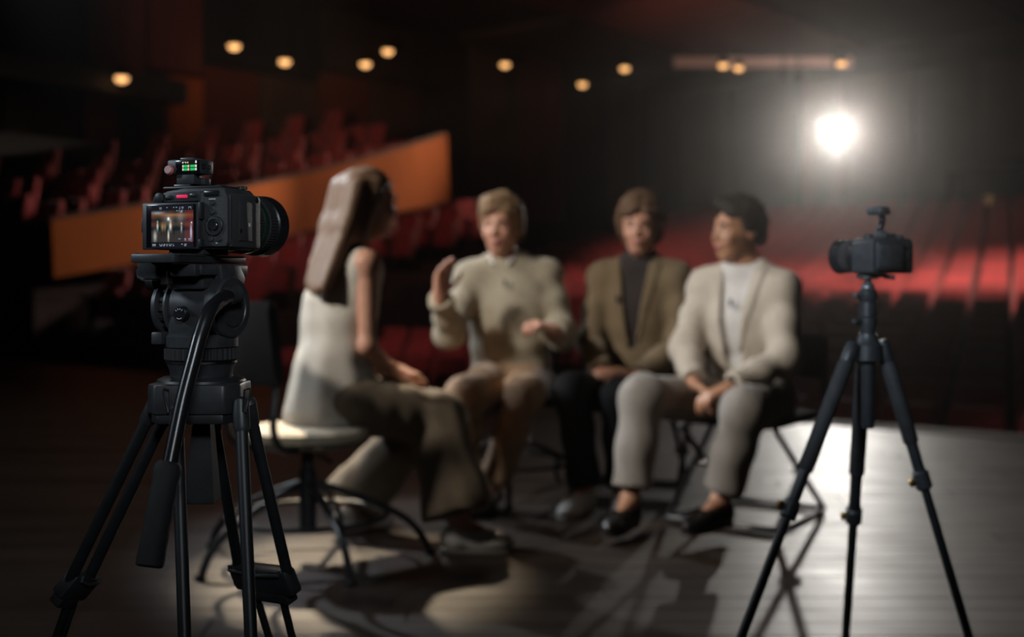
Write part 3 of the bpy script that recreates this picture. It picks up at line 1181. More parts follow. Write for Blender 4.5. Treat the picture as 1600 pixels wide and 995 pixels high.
def face_parts(p, c, fwd, up, root, hair, smile=0.0):
    r, f, u = frame(fwd, up)
    off = root.location
    R = Matrix((r, f, u)).transposed()
    for s in (-1, 1):
        b = MB(off)
        b.ball(p(s * 0.030, 0.0775, 0.006), (0.0118, 0.0100, 0.0052), 12, 8, R)
        e = b.build('eye', M['eye_white'], root)
        b = MB(off)
        b.ball(p(s * 0.030, 0.0866, 0.006), (0.0060, 0.0022, 0.0050), 12, 8, R)
        b.build('iris', M['iris'], e)
        b = MB(off)
        b.tube([p(s * 0.014, 0.0915, 0.024), p(s * 0.028, 0.0905, 0.029), p(s * 0.044, 0.080, 0.025)], [0.003, 0.0042, 0.002], 8)
        b.build('eyebrow', hair, root)
    b = MB(off)
    g = 0.006 * smile
    b.tube([p(-0.024, 0.082, -0.058 + g), p(-0.012, 0.0925, -0.0565), p(0, 0.0945, -0.0575), p(0.012, 0.0925, -0.0565), p(0.024, 0.082, -0.058 + g)],
           [0.002, 0.0045, 0.005, 0.0045, 0.002], 8)
    b.tube([p(-0.022, 0.082, -0.0605 + g), p(-0.010, 0.0905, -0.066), p(0, 0.0925, -0.0675), p(0.010, 0.0905, -0.066), p(0.022, 0.082, -0.0605 + g)],
           [0.002, 0.0045, 0.005, 0.0045, 0.002], 8)
    b.build('lips', M['lip'], root)


def hand(S, wrist, d, palm, side, curl=0.5, size=1.0, spread=0.10):
    """palm and five bent fingers. d: towards the fingers, palm: out of the palm, side: +1 thumb along d x palm"""
    d = unit(d)
    palm = Vector(palm)
    palm = (palm - d * palm.dot(d)).normalized()
    lat = d.cross(palm) * side          # towards the thumb
    w = Vector(wrist)
    z = size
    S.cone(w - d * 0.02 * z, w + d * 0.02 * z, 0.026 * z, 0.028 * z, 0.012, sq=(palm, 0.72))
    for q in (-0.026, -0.009, 0.009, 0.026):
        S.cone(w + d * 0.012 * z + lat * q * 0.8 * z, w + d * 0.082 * z + lat * q * z, 0.017 * z, 0.0135 * z, 0.010)
    for q, L, dd in ((0.029, 0.074, 0.086), (0.010, 0.084, 0.090), (-0.010, 0.077, 0.086), (-0.028, 0.060, 0.078)):
        p = w + lat * q * z + d * dd * z
        ang = 0.25 + curl * 0.5
        L *= z
        for s, (fr, ra, rb) in enumerate(((0.44, .0098, .0090), (0.31, .0090, .0082), (0.25, .0082, .0070))):
            dr = d * math.cos(ang) + palm * math.sin(ang) + lat * q * spread * 30 * (1 - curl) * 0.2
            nx = p + dr.normalized() * L * fr
            S.cone(p, nx, ra * z, rb * z, 0.004)
            p = nx
            ang += curl * 1.15
    p = w + lat * 0.026 * z + d * 0.022 * z + palm * 0.006
    a = (lat * 0.75 + d * 0.6 + palm * 0.35).normalized()
    n1 = p + a * 0.040 * z
    b2 = (lat * 0.25 + d * 0.85 + palm * (0.3 + 0.5 * curl)).normalized()
    n2 = n1 + b2 * 0.032 * z
    n3 = n2 + (b2 + palm * 0.4 * curl - lat * 0.3 * curl).normalized() * 0.026 * z
    S.cone(p, n1, 0.015 * z, 0.0115 * z, 0.008)
    S.cone(n1, n2, 0.0112 * z, 0.0100 * z, 0.004)
    S.cone(n2, n3, 0.0100 * z, 0.0082 * z, 0.004)


def box_of(pts, m):
    a = np.array([[q[0], q[1], q[2]] for q in pts])
    return a.min(0) - m, a.max(0) + m


def shoe(name, ankle, toe_dir, L, root, upper, sole, h=0.075, kind='sneaker'):
    """shoe under the ankle: sole and upper (and laces)"""
    d = unit((toe_dir[0], toe_dir[1], 0))
    lat = Vector((-d.y, d.x, 0))
    heel = Vector((ankle[0], ankle[1], 0)) - d * 0.065
    z0 = 0.002
    low = ankle[2] - 0.10

    def p(x, y, z):
        return heel + d * x + lat * y + Vector((0, 0, z0 + z + max(0, low)))
    B = (d, lat, Vector((0, 0, 1)))
    lo, hi = box_of([p(-0.06, -0.09, -0.02), p(L + 0.05, 0.09, 0.17), p(-0.06, 0.09, 0), p(L + 0.05, -0.09, 0)], 0.02)
    S = Field(lo, hi, 0.005)
    S.ell(p(0.055, 0, 0.045), (0.060, 0.036, 0.045), 0.0, B)
    S.ell(p(L * 0.50, 0, 0.038), (L * 0.36, 0.037, 0.038), 0.03, B)
    S.ell(p(L - 0.075, 0, 0.030), (0.080, 0.044, 0.033), 0.03, B)
    if kind == 'sneaker':
        S.cone(p(0.06, 0, 0.05), p(0.055, 0, 0.095), 0.042, 0.040, 0.03)
        S.cone(p(0.08, 0, 0.075), p(L * 0.62, 0, 0.055), 0.026, 0.022, 0.03)
        S.ell(p(0.055, 0, 0.118), (0.034, 0.026, 0.030), 0.006, B, cut=True)
    else:
        S.cone(p(0.05, 0, 0.045), p(0.045, 0, 0.070), 0.038, 0.036, 0.02)
        S.ell(p(0.065, 0, 0.092), (0.055, 0.027, 0.030), 0.006, B, cut=True)
        S.ell(p(L * 0.52, 0, 0.066), (0.030, 0.038, 0.016), 0.01, B)
    S.func(lambda X, Y, Z: (p(0, 0, 0.016).z) - Z + 0 * X + 0 * Y, cut=False) if False else None
    me = relax(S.mesh(name, root.location))
    up = link(name, me, upper, root)
    b = MB(root.location)
    out = []
    for k in range(28):
        th = 2 * PI * k / 28
        x = L / 2 - 0.005 + math.cos(th) * (L / 2 + 0.004)
        wv = 0.040 + 0.006 * math.cos(th) - 0.006 * math.exp(-((x - L * 0.42) / 0.05) ** 2)
        out.append((x, math.copysign(abs(math.sin(th)) ** 0.6, math.sin(th)) * wv))
    hh = 0.024 if kind == 'sneaker' else 0.012
    b.add([p(x, y, 0) for x, y in out] + [p(x * 1.0, y * 1.03, hh * 0.6) for x, y in out] + [p(x, y, hh) for x, y in out],
          [tuple(range(28))[::-1], tuple(range(56, 84))] + [(r * 28 + k, r * 28 + (k + 1) % 28, (r + 1) * 28 + (k + 1) % 28, (r + 1) * 28 + k) for r in (0, 1) for k in range(28)])
    b.build('sole', sole, up)
    if kind == 'sneaker':
        b = MB(root.location)
        for q in range(4):
            x = 0.105 + 0.022 * q
            z = 0.098 - 0.013 * q
            b.tube([p(x, -0.022, z - 0.008), p(x + 0.004, 0, z + 0.001), p(x, 0.022, z - 0.008)], 0.0025, 6)
        b.build('laces', upper, up)
    else:
        b = MB(root.location)
        b.tube([p(L * 0.50, -0.034, 0.060), p(L * 0.51, -0.015, 0.080), p(L * 0.51, 0.015, 0.080), p(L * 0.50, 0.034, 0.060)], 0.006, 8)
        b.build('strap', upper, up)
    return up


def body_skin(name, root, J, skin, hands, jaw=1.0, h=0.006, slim=1.0):
    """one continuous skin: head, neck, trunk, arms with hands, legs with feet"""
    lo, hi = box_of([J[k] for k in J if isinstance(J[k], Vector)], 0.16)
    S = Field(lo, hi, h)
    p = head_field(S, J['head'], J['look'], J.get('head_up', (0, 0, 1)), jaw)
    S.cone(J['head'] + Vector((0, 0, -0.06)) - unit(J['look']) * 0.02, J['neck'], 0.050 * slim, 0.056 * slim, 0.03)
    for s in 'AB':
        S.cone(J['neck'] - Vector((0, 0, .03)), J['sh' + s], 0.052, 0.048, 0.04)
    S.cone(J['neck'] - Vector((0, 0, .06)), J['chest'], 0.07, 0.10 * slim, 0.04, sq=(J['look0'], 0.8))
    S.cone(J['chest'], J['pelvis'], 0.10 * slim, 0.10, 0.05, sq=(J['look0'], 0.8))
    for s in 'AB':
        S.cone(J['sh' + s], J['el' + s], 0.044 * slim, 0.036 * slim, 0.03)
        S.cone(J['el' + s], J['wr' + s], 0.037 * slim, 0.025 * slim, 0.02)
        S.cone(J['pelvis'], J['hip' + s], 0.09, 0.075, 0.04)
        S.cone(J['hip' + s], J['kn' + s], 0.070, 0.050, 0.03)
        S.cone(J['kn' + s], J['kn' + s].lerp(J['an' + s], 0.35), 0.050, 0.048, 0.03)
        S.cone(J['kn' + s].lerp(J['an' + s], 0.35), J['an' + s], 0.048, 0.032, 0.03)
        S.cone(J['an' + s], J['an' + s] + unit(J['toe' + s]) * 0.12 + Vector((0, 0, -0.05)), 0.032, 0.022, 0.03)
    for s in 'AB':
        if s in hands:
            hand(S, J['wr' + s], *hands[s])
    o = flesh(S, name, skin, root)
    return o, p


def hair_cap(root, J, material, vol=0.014, front=0.045, low=-0.03, nape=-0.07, tuft=0.006, up=(0, 0, 1), part_side=1, fringe=0.0, h=0.006, name='hair', freq=70):
    """short hair: a shell over the cranium cut away from the face"""
    c = J['head']
    r, f, u = frame(J['look'], up)
    B = (r, f, u)

    K = HEAD_K
    def p(x, y, z):
        return c + (r * x + f * y + u * z) * K
    lo, hi = box_of([p(sx * 0.13, sy * 0.15, sz * 0.17) for sx in (-1, 1) for sy in (-1, 1) for sz in (-1, 1)], 0.01)
    S = Field(lo, hi, h)
    S.ell(p(0, -0.016, 0.034), tuple(q * K for q in (0.076 + vol, 0.092 + vol, 0.090 + vol * 1.4)), 0.0, B, wob=(tuft, freq, 0.4))
    S.ell(p(0, -0.050, -0.030), tuple(q * K for q in (0.064 + vol * .6, 0.050 + vol * .6, 0.065)), 0.03, B, wob=(tuft, freq, 1.4))
    S.ell(p(part_side * 0.02, 0.045, 0.098), tuple(q * K for q in (0.055, 0.050, 0.026 + vol * 0.7)), 0.02, B, wob=(tuft, freq, 2.0))   # quiff
    if fringe:
        S.ell(p(part_side * 0.030, 0.078, 0.066), tuple(q * K for q in (0.042, 0.018, 0.022 + fringe)), 0.015, B, wob=(tuft * .7, freq, 0.2))
    cx, cy, cz = c

    def loc(X, Y, Z):
        q = (X - cx, Y - cy, Z - cz)
        return [(q[0] * b[0] + q[1] * b[1] + q[2] * b[2]) / K for b in B]

    def face(X, Y, Z):
        x, y, z = loc(X, Y, Z)
        hl = front + 0.30 * np.abs(x) * 0      # hairline height over the face
        below = z - (0.058 - fringe * 0.5 + 0.012 * np.cos(x * 60))
        ahead = 0.020 + 0.02 * np.clip((z + 0.0) / 0.06, 0, 1) - y
        return np.maximum(below, ahead)

    def underside(X, Y, Z):
        x, y, z = loc(X, Y, Z)
        lim = np.where(y < -0.035, nape, low)
        return z - lim + 0 * x

    S.func(face, True, 0.012)
    S.func(underside, True, 0.012)
    return flesh(S, name, material, root)


def mx(*a):
    r = a[0]
    for q in a[1:]:
        r = np.maximum(r, q)
    return r


def V(*a):
    return Vector(a)


# ------------------------------------------------------------------ woman in the cream blouse, seen from behind
wf = unit((0.75, 0.66, 0))
wl = unit((0.66, -0.75, 0))       # towards the viewer: her own right side
J = {}
J['look0'] = wf
J['look'] = unit((0.84, 0.52, -0.06))
J['head'] = P(575, 318, 4.34)
J['neck'] = P(551, 392, 4.33)
J['shA'] = P(572, 412, 4.20)
J['shB'] = P(505, 412, 4.46)
J['chest'] = P(530, 480, 4.32)
J['pelvis'] = P(528, 622, 4.30)
J['elA'] = P(574, 540, 4.16)
J['wrA'] = P(622, 596, 4.36)
J['elB'] = P(540, 540, 4.50)
J['wrB'] = P(622, 578, 4.58)
J['hipA'] = J['pelvis'] + wl * 0.095 + V(0, 0, -0.01)
J['hipB'] = J['pelvis'] - wl * 0.095 + V(0, 0, -0.01)
J['knA'] = P(684, 654, 4.36)
J['knB'] = P(664, 650, 4.62)
J['anA'] = P(718, 818, 4.26)
J['anB'] = P(548, 786, 4.62)
J['toeA'] = V(1, 0.06, 0)
J['toeB'] = V(0.8, 0.6, 0)
root = thing('person', 'person with long straight hair, cream sleeveless blouse and wide khaki trousers, seated with back turned', 'person', V(J['pelvis'].x, J['pelvis'].y, 0))
woman = root
bd, p = body_skin('body', root, J, M['skin'],
                  {'A': ((0.75, 0.66, -0.30), (0.1, 0.1, -1), -1, 0.35, 0.92), 'B': ((0.9, -0.35, -0.30), (0, 0, -1), 1, 0.35, 0.92)}, slim=0.86)
face_parts(p, J['head'], J['look'], (0, 0, 1), root, M['hair_brown'])
# blouse
lo, hi = box_of([J[k] for k in ('neck', 'shA', 'shB', 'chest', 'pelvis', 'hipA', 'hipB')], 0.22)
S = Field(lo, hi, 0.008)
S.cone(J['neck'] - V(0, 0, 0.045), J['chest'], 0.085, 0.125, 0.05, sq=(wf, 0.80))
for s in 'AB':
    S.cone(J['neck'] - V(0, 0, 0.05), J['sh' + s].lerp(J['neck'], 0.10) - V(0, 0, 0.012), 0.058, 0.053, 0.05)
    S.cone(J['sh' + s].lerp(J['neck'], 0.35) - V(0, 0, .05), J['chest'].lerp(J['pelvis'], .3) + (J['sh' + s] - J['neck']) * 0.35, 0.075, 0.095, 0.05)
S.cone(J['chest'], J['pelvis'] + V(0, 0, 0.03), 0.130, 0.150, 0.06, sq=(wf, 0.80), wob=(0.005, 2.5, 0))
S.cone(J['pelvis'] + V(0, 0, 0.06) - wf * 0.03, J['pelvis'] - V(0, 0, 0.06) - wf * 0.05, 0.150, 0.168, 0.06, sq=(wf, 0.85))
S.func(lambda X, Y, Z: 0.012 * np.sin(X * 46 + Z * 9) * np.sin(Y * 42 + 1) * np.clip((1.0 - Z) / 0.4, 0, 1) + 0 * Z - 0 * X + 9, cut=True) if False else None
S.D += 0.004 * np.sin(np.arange(S.n[0])[:, None, None] * 0.42 + np.arange(S.n[2])[None, None, :] * 0.06) * np.sin(np.arange(S.n[1])[None, :, None] * 0.35)
S.func(lambda X, Y, Z: Z - (J['pelvis'].z - 0.085) + 0 * X + 0 * Y, True, 0.01)
flesh(S, 'blouse', M['cream_blouse'], root)
# wide trousers
lo, hi = box_of([J[k] for k in ('pelvis', 'hipA', 'hipB', 'knA', 'knB', 'anA', 'anB')], 0.24)
S = Field(lo, hi, 0.008)
S.ell(J['pelvis'] - V(0, 0, 0.02), (0.175, 0.165, 0.115), 0.03)
for s in 'AB':
    S.cone(J['hip' + s], J['kn' + s], 0.105, 0.092, 0.06, wob=(0.0015, 3, 1))
S.cone(J['knA'], J['anA'] + V(0.0, 0, 0.02), 0.098, 0.132, 0.04, flat=0.96, wob=(0.005, 1.5, 0))
S.cone(J['knB'], J['anB'], 0.088, 0.120, 0.03, flat=0.98, wob=(0.004, 1.5, 2))
for s in 'AB':
    S.ell(J['an' + s] - V(0, 0, 0.06), (0.075, 0.075, 0.10), 0.01, cut=True)
S.D += 0.003 * np.sin(np.arange(S.n[0])[:, None, None] * 0.5 + np.arange(S.n[2])[None, None, :] * 0.12) * np.sin(np.arange(S.n[1])[None, :, None] * 0.3 + 1)
S.func(lambda X, Y, Z: Z - 0.03 + 0 * X + 0 * Y, True)
flesh(S, 'trousers', M['khaki'], root)
shoe('shoe', J['anA'], J['toeA'], 0.255, root, M['white_leather'], M['sole'], kind='loafer')
shoe('shoe', J['anB'], J['toeB'], 0.255, root, M['white_leather'], M['sole'], kind='loafer')
# long hair down her back
c = J['head']
r, f, u = frame(J['look'])
B = (r, f, u)


def hp(x, y, z):
    return c + (r * x + f * y + u * z) * HEAD_K


tips = [P(490, 450, 4.20), P(497, 454, 4.17), P(506, 448, 4.14), P(485, 442, 4.23)]
lo, hi = box_of([hp(0.13, 0.13, 0.16), hp(-0.13, -0.15, -0.1)] + tips, 0.07)
S = Field(lo, hi, 0.006)
S.ell(hp(0, -0.012, 0.032), (0.084, 0.102, 0.100), 0.0, B)
for i, t in enumerate(tips):
    sd = (-0.055, 0.0, 0.055, -0.03)[i]
    a = hp(sd, -0.070, 0.04)
    m = hp(sd * 1.1, -0.100, -0.085)
    S.cone(a, m, 0.046, 0.038, 0.03)
    S.cone(m, t, 0.038, 0.020, 0.03)
for s in (-1, 1):
    S.cone(hp(s * 0.068, -0.01, 0.03), hp(s * 0.062, -0.06, -0.12), 0.030, 0.030, 0.03)
cx, cy, cz = c


def wface(X, Y, Z):
    q = (X - cx, Y - cy, Z - cz)
    x, y, z = [q[0] * b[0] + q[1] * b[1] + q[2] * b[2] for b in B]
    return np.maximum(z - 0.062 + 0.5 * np.abs(x) * 0.2, 0.018 - y)


S.func(wface, True, 0.012)
ii = np.arange(S.n[0])[:, None, None] * S.h
jj = np.arange(S.n[1])[None, :, None] * S.h
S.D += (0.0022 * np.sin((ii * wl.x + jj * wl.y) * 170)).astype(np.float32)
flesh(S, 'hair', M['hair_blond'], root)


def seated(name, J, label, skin, hands, hair, root_xy=None, jaw=1.0, smile=0.0, hair_kw=None):
    root = thing('person', label, 'person', V(J['pelvis'].x, J['pelvis'].y, 0))
    bd, p = body_skin('body', root, J, skin, hands, jaw)
    face_parts(p, J['head'], J['look'], (0, 0, 1), root, hair, smile)
    hair_cap(root, J, hair, **(hair_kw or {}))
    return root


def torso_field(J, k_sh=1.0, chest_r=0.140, waist_r=0.140, hem=-0.03, arm=(0.062, 0.056, 0.044), cuff=0.94, h=0.008, folds=0.004, depth=0.74, pad=0.0):
    lf = J['look0']
    lo, hi = box_of([J[k] for k in ('neck', 'shA', 'shB', 'chest', 'pelvis', 'elA', 'elB', 'wrA', 'wrB')], 0.20)
    S = Field(lo, hi, h)
    S.cone(J['neck'] - V(0, 0, 0.055), J['chest'], 0.095, chest_r, 0.06, sq=(lf, depth))
    for s in 'AB':
        S.cone(J['neck'] - V(0, 0, 0.035), J['sh' + s], 0.066, 0.064 + pad, 0.05)
        S.cone(J['sh' + s].lerp(J['neck'], .30) - V(0, 0, .07), J['chest'].lerp(J['pelvis'], .35) + (J['sh' + s] - J['neck']) * 0.42 - lf * 0.02, 0.085, 0.078, 0.06)
    S.cone(J['chest'], J['pelvis'] + V(0, 0, hem + 0.03), chest_r, waist_r, 0.06, sq=(lf, depth + 0.06), wob=(folds, 2.2, 0))
    for s in 'AB':
        a, b, c = J['sh' + s], J['el' + s], J['wr' + s]
        S.cone(a, b, arm[0], arm[1], 0.035, wob=(folds, 2.5, 1))
        S.cone(b, c, arm[1], arm[2], 0.03, flat=cuff, wob=(folds, 2.5, 2))
    S.D += (folds * 0.8) * np.sin(np.arange(S.n[0])[:, None, None] * 0.33 + np.arange(S.n[2])[None, None, :] * 0.21) * np.sin(np.arange(S.n[1])[None, :, None] * 0.27 + np.arange(S.n[2])[None, None, :] * 0.16)
    pz = J['pelvis'].z + hem
    S.func(lambda X, Y, Z: Z - pz + 0 * X + 0 * Y, True, 0.01)
    return S


def trousers(J, root, material, thigh=0.092, knee=0.078, hemr=0.066, name='trousers', cut_z=0.92, crease=True):
    lo, hi = box_of([J[k] for k in ('pelvis', 'hipA', 'hipB', 'knA', 'knB', 'anA', 'anB')], 0.20)
    S = Field(lo, hi, 0.008)
    S.ell(J['pelvis'] - V(0, 0, 0.015), (0.170, 0.150, 0.105), 0.03)
    for s in 'AB':
        S.cone(J['pelvis'], J['hip' + s], 0.10, thigh, 0.04)
        S.cone(J['hip' + s], J['kn' + s], thigh, knee, 0.04, wob=(0.003, 3, 0.5))
        S.cone(J['kn' + s], J['an' + s], knee * 0.98, hemr, 0.03, flat=cut_z, wob=(0.003, 2.5, 1))
        S.cone(J['kn' + s].lerp(J['an' + s], cut_z - 0.06), J['an' + s] + (J['an' + s] - J['kn' + s]) * 0.1, hemr * 0.80, hemr * 0.80, 0.0) if False else None
    S.D += 0.003 * np.sin(np.arange(S.n[0])[:, None, None] * 0.4 + np.arange(S.n[2])[None, None, :] * 0.15) * np.sin(np.arange(S.n[1])[None, :, None] * 0.3 + 1)
    flesh(S, name, material, root)


def lapels(S, J, root, material, w_top, w_bot, z_top, z_bot, width=0.055):
    """two turned-back fronts either side of the opening, standing a little proud of the jacket"""
    lf = J['look0']
    la = Vector((lf.y, -lf.x, 0))
    c = J['chest']
    T = S.copy()
    T.D = S.D - 0.007

    def band(X, Y, Z):
        lat = (X - c.x) * la.x + (Y - c.y) * la.y
        fw = (X - c.x) * lf.x + (Y - c.y) * lf.y
        f_ = np.clip((Z - z_bot) / (z_top - z_bot), 0, 1)
        w = w_bot + (w_top - w_bot) * f_
        return mx(np.abs(np.abs(lat) - w - width * 0.5 * f_ ** 0.6) - width * 0.5 * f_ ** 0.6, -fw + 0 * Z, z_bot - Z + 0 * X, Z - z_top + 0 * X)
    ax = [(T.lo[i] + T.h * np.arange(T.n[i])).astype(np.float32) for i in range(3)]
    X = np.meshgrid(*ax, indexing='ij', sparse=True)
    T.D = np.maximum(T.D, band(*X)).astype(np.float32)
    T.D = np.maximum(T.D, -(S.D + 0.012))
    flesh(T, 'lapels', material, root)


def open_front(S, J, w_top, w_bot, z_top, z_bot):
    lf = J['look0']
    la = Vector((lf.y, -lf.x, 0))
    c = J['chest']

    def wedge(X, Y, Z):
        lat = (X - c.x) * la.x + (Y - c.y) * la.y
        fw = (X - c.x) * lf.x + (Y - c.y) * lf.y
        f_ = np.clip((Z - z_bot) / (z_top - z_bot), 0, 1.3)
        w = w_bot + (w_top - w_bot) * f_
        return mx(np.abs(lat) - w, -fw + 0.01 + 0 * Z, z_bot - Z + 0 * X)
    S.func(wedge, True, 0.004)


# ------------------------------------------------------------------ man in the beige sweater, talking with his hands
J = {}
J['look0'] = unit((-0.22, -0.97, 0))
J['look'] = unit((-0.30, -0.95, -0.05))
J['head'] = P(783, 354, 5.33)
J['neck'] = P(789, 402, 5.37)
J['shA'] = P(735, 432, 5.38)
J['shB'] = P(853, 430, 5.38)
J['chest'] = P(797, 480, 5.36)
J['pelvis'] = P(797, 584, 5.38)
J['elA'] = P(703, 520, 5.20)
J['wrA'] = P(688, 462, 5.02)
J['elB'] = P(880, 525, 5.28)
J['wrB'] = P(866, 516, 5.04)
J['hipA'] = P(772, 598, 5.32)
J['hipB'] = P(828, 598, 5.34)
J['knA'] = P(726, 618, 4.93)
J['knB'] = P(820, 616, 4.96)
J['anA'] = P(722, 772, 4.98)
J['anB'] = P(770, 760, 5.06)
J['toeA'] = V(-0.2, -1, 0)
J['toeB'] = V(-0.2, -1, 0)
root = seated('a', J, 'person in a beige sweater and brown trousers, talking with both hands raised', M['skin'],
              {'A': ((0.06, -0.05, 1), (0.75, -0.6, 0), 1, 0.25, 1.0), 'B': ((-0.85, -0.4, 0.32), (-0.2, 0.2, -1), -1, 0.75, 1.0)},
              M['hair_sand'], smile=1.0, hair_kw=dict(vol=0.018, fringe=0.010, part_side=1, low=-0.028))
S = torso_field(J, hem=-0.005, chest_r=0.166, waist_r=0.176, depth=0.66, arm=(0.068, 0.062, 0.050), folds=0.005)
S.ell(J['neck'] + V(0, 0, 0.02) + J['look0'] * 0.02, (0.068, 0.068, 0.03), 0.01, cut=True)
flesh(S, 'sweater', M['beige_knit'], root)
b = MB(root.location)
c = J['neck'] + V(0, 0, 0.012)
lf = J['look0']
la = Vector((lf.y, -lf.x, 0))
for s in (-1, 1):
    b.tube([c - lf * 0.055, c + la * s * 0.055 - lf * 0.01, c + la * s * 0.050 + lf * 0.045 - V(0, 0, 0.010), c + la * s * 0.030 + lf * 0.085 - V(0, 0, 0.045)],
           [0.020, 0.021, 0.021, 0.010], 10, 0.6)
b.build('shirt_collar', M['white_shirt'], root)
b = MB(root.location)
pz = J['pelvis']
out = []
for k in range(40):
    th = 2 * PI * k / 40
    out.append(pz + la * math.cos(th) * 0.168 + lf * math.sin(th) * 0.142)
b.add([q + V(0, 0, 0.03) for q in out] + [q * 1.0 + V(0, 0, -0.045) for q in out] + [q.lerp(pz, 0.06) + V(0, 0, -0.045) for q in out] + [q.lerp(pz, 0.06) + V(0, 0, 0.03) for q in out],
      [(r * 40 + k, r * 40 + (k + 1) % 40, ((r + 1) % 4) * 40 + (k + 1) % 40, ((r + 1) % 4) * 40 + k) for r in range(4) for k in range(40)])
b.build('shirt_hem', M['white_shirt'], root)
trousers(J, root, M['brown_cotton'])
for s in 'AB':
    shoe('shoe', J['an' + s], J['toe' + s], 0.27, root, M['black_shoe'], M['dark_sole'], kind='loafer')
b = MB()
q = J['chest'] + V(0, 0, 0.115) + lf * 0.125 - la * 0.006
lav = [(q, lf, 'tiny black clip microphone on the beige sweater')]

# ------------------------------------------------------------------ man in the olive jacket
J = {}
J['look0'] = unit((-0.28, -0.96, 0))
J['look'] = unit((-0.24, -0.97, -0.02))
J['head'] = P(1000, 356, 5.42)
J['neck'] = P(1000, 404, 5.46)
J['shA'] = P(942, 434, 5.50)
J['shB'] = P(1056, 434, 5.40)
J['chest'] = P(995, 485, 5.44)
J['pelvis'] = P(990, 592, 5.45)
J['elA'] = P(922, 532, 5.38)
J['wrA'] = P(940, 584, 5.14)
J['elB'] = P(1066, 536, 5.30)
J['wrB'] = P(995, 588, 5.13)
J['hipA'] = P(960, 606, 5.40)
J['hipB'] = P(1012, 606, 5.38)
J['knA'] = P(894, 612, 5.04)
J['knB'] = P(968, 622, 5.00)
J['anA'] = P(914, 762, 5.02)
J['anB'] = P(972, 762, 5.05)
J['toeA'] = V(-0.55, -1, 0)
J['toeB'] = V(-0.1, -1, 0)
root = seated('b', J, 'person in an olive brown jacket, dark turtleneck and black trousers with hands folded', M['skin'],
              {'A': ((0.80, -0.45, 0.10), (-0.1, 0.45, -1), 1, 0.55, 1.0), 'B': ((-0.85, -0.45, 0.14), (0.1, 0.45, -1), -1, 0.60, 1.0)},
              M['hair_brown'], jaw=0.95, hair_kw=dict(vol=0.026, tuft=0.010, freq=95, fringe=0.004, low=-0.035, nape=-0.075))
zt, zb = J['neck'].z - 0.02, J['pelvis'].z + 0.14
S = torso_field(J, hem=-0.04, chest_r=0.135, waist_r=0.140, arm=(0.050, 0.045, 0.035), depth=0.70)
S.cone(J['neck'] - V(0, 0, 0.04), J['neck'] + V(0, 0, 0.035), 0.066, 0.062, 0.02)
flesh(S, 'turtleneck', M['dark_knit'], root)
S = torso_field(J, hem=-0.055, chest_r=0.152, waist_r=0.166, arm=(0.068, 0.060, 0.050), cuff=0.93, pad=0.006)
S.ell(J['neck'] + V(0, 0, 0.03) + J['look0'] * 0.02, (0.076, 0.082, 0.05), 0.01, cut=True)
open_front(S, J, 0.070, 0.012, zt, zb)
flesh(S, 'jacket', M['olive_tweed'], root)
lapels(S, J, root, M['olive_tweed'], 0.066, 0.012, zt, zb)
trousers(J, root, M['black_cotton'], hemr=0.070, cut_z=0.98)
for s in 'AB':
    shoe('shoe', J['an' + s], J['toe' + s], 0.285, root, M['white_leather'], M['sole'])
lf = J['look0']
la = Vector((lf.y, -lf.x, 0))
lav.append((J['chest'] + V(0, 0, 0.06) + lf * 0.128 - la * 0.0 + la * 0.062, lf, 'tiny clip microphone on the olive jacket lapel'))

# ------------------------------------------------------------------ man in the cream jacket, looking to the left
J = {}
J['look0'] = unit((-0.58, -0.81, 0))
J['look'] = unit((-0.90, -0.42, 0.02))
J['head'] = P(1152, 362, 4.92)
J['neck'] = P(1164, 412, 4.94)
J['shA'] = P(1104, 446, 5.03)
J['shB'] = P(1222, 452, 4.82)
J['chest'] = P(1162, 502, 4.92)
J['pelvis'] = P(1180, 614, 4.95)
J['elA'] = P(1072, 544, 4.92)
J['wrA'] = P(1086, 600, 4.68)
J['elB'] = P(1226, 562, 4.70)
J['wrB'] = P(1138, 606, 4.56)
J['hipA'] = P(1138, 624, 4.93)
J['hipB'] = P(1200, 630, 4.82)
J['knA'] = P(1004, 620, 4.62)
J['knB'] = P(1164, 640, 4.44)
J['anA'] = P(984, 782, 4.55)
J['anB'] = P(1126, 782, 4.50)
J['toeA'] = V(-0.45, -0.9, 0)
J['toeB'] = V(-0.7, -0.7, 0)
root = seated('c', J, 'person in a cream jacket over a white tee and grey trousers, looking left', M['skin_tan'],
              {'A': ((0.55, -0.75, -0.42), (-0.5, -0.2, -1), 1, 0.45, 1.0), 'B': ((-0.9, -0.2, -0.30), (0.3, 0.2, -1), -1, 0.50, 1.0)},
              M['hair_black'], jaw=0.98, smile=1.0, hair_kw=dict(vol=0.016, tuft=0.005, fringe=0.0, low=-0.006, nape=-0.05))
zt, zb = J['neck'].z - 0.02, J['pelvis'].z + 0.16
S = torso_field(J, hem=-0.03, chest_r=0.136, waist_r=0.140, arm=(0.050, 0.045, 0.030), depth=0.70, cuff=0.80)
S.ell(J['neck'] + V(0, 0, 0.03) + J['look0'] * 0.02, (0.070, 0.080, 0.045), 0.01, cut=True)
flesh(S, 'tee_shirt', M['white_shirt'], root)
S = torso_field(J, hem=-0.07, chest_r=0.154, waist_r=0.170, arm=(0.069, 0.062, 0.050), cuff=0.92, pad=0.006)
S.ell(J['neck'] + V(0, 0, 0.03) + J['look0'] * 0.02, (0.078, 0.086, 0.05), 0.01, cut=True)
open_front(S, J, 0.072, 0.030, zt, zb - 0.06)
flesh(S, 'jacket', M['cream_linen'], root)
lapels(S, J, root, M['cream_linen'], 0.068, 0.026, zt, zb)
trousers(J, root, M['grey_wool'], thigh=0.096, knee=0.084, hemr=0.074, cut_z=0.88)
for s in 'AB':
    shoe('shoe', J['an' + s], J['toe' + s], 0.285, root, M['black_shoe'], M['dark_sole'], kind='loafer')
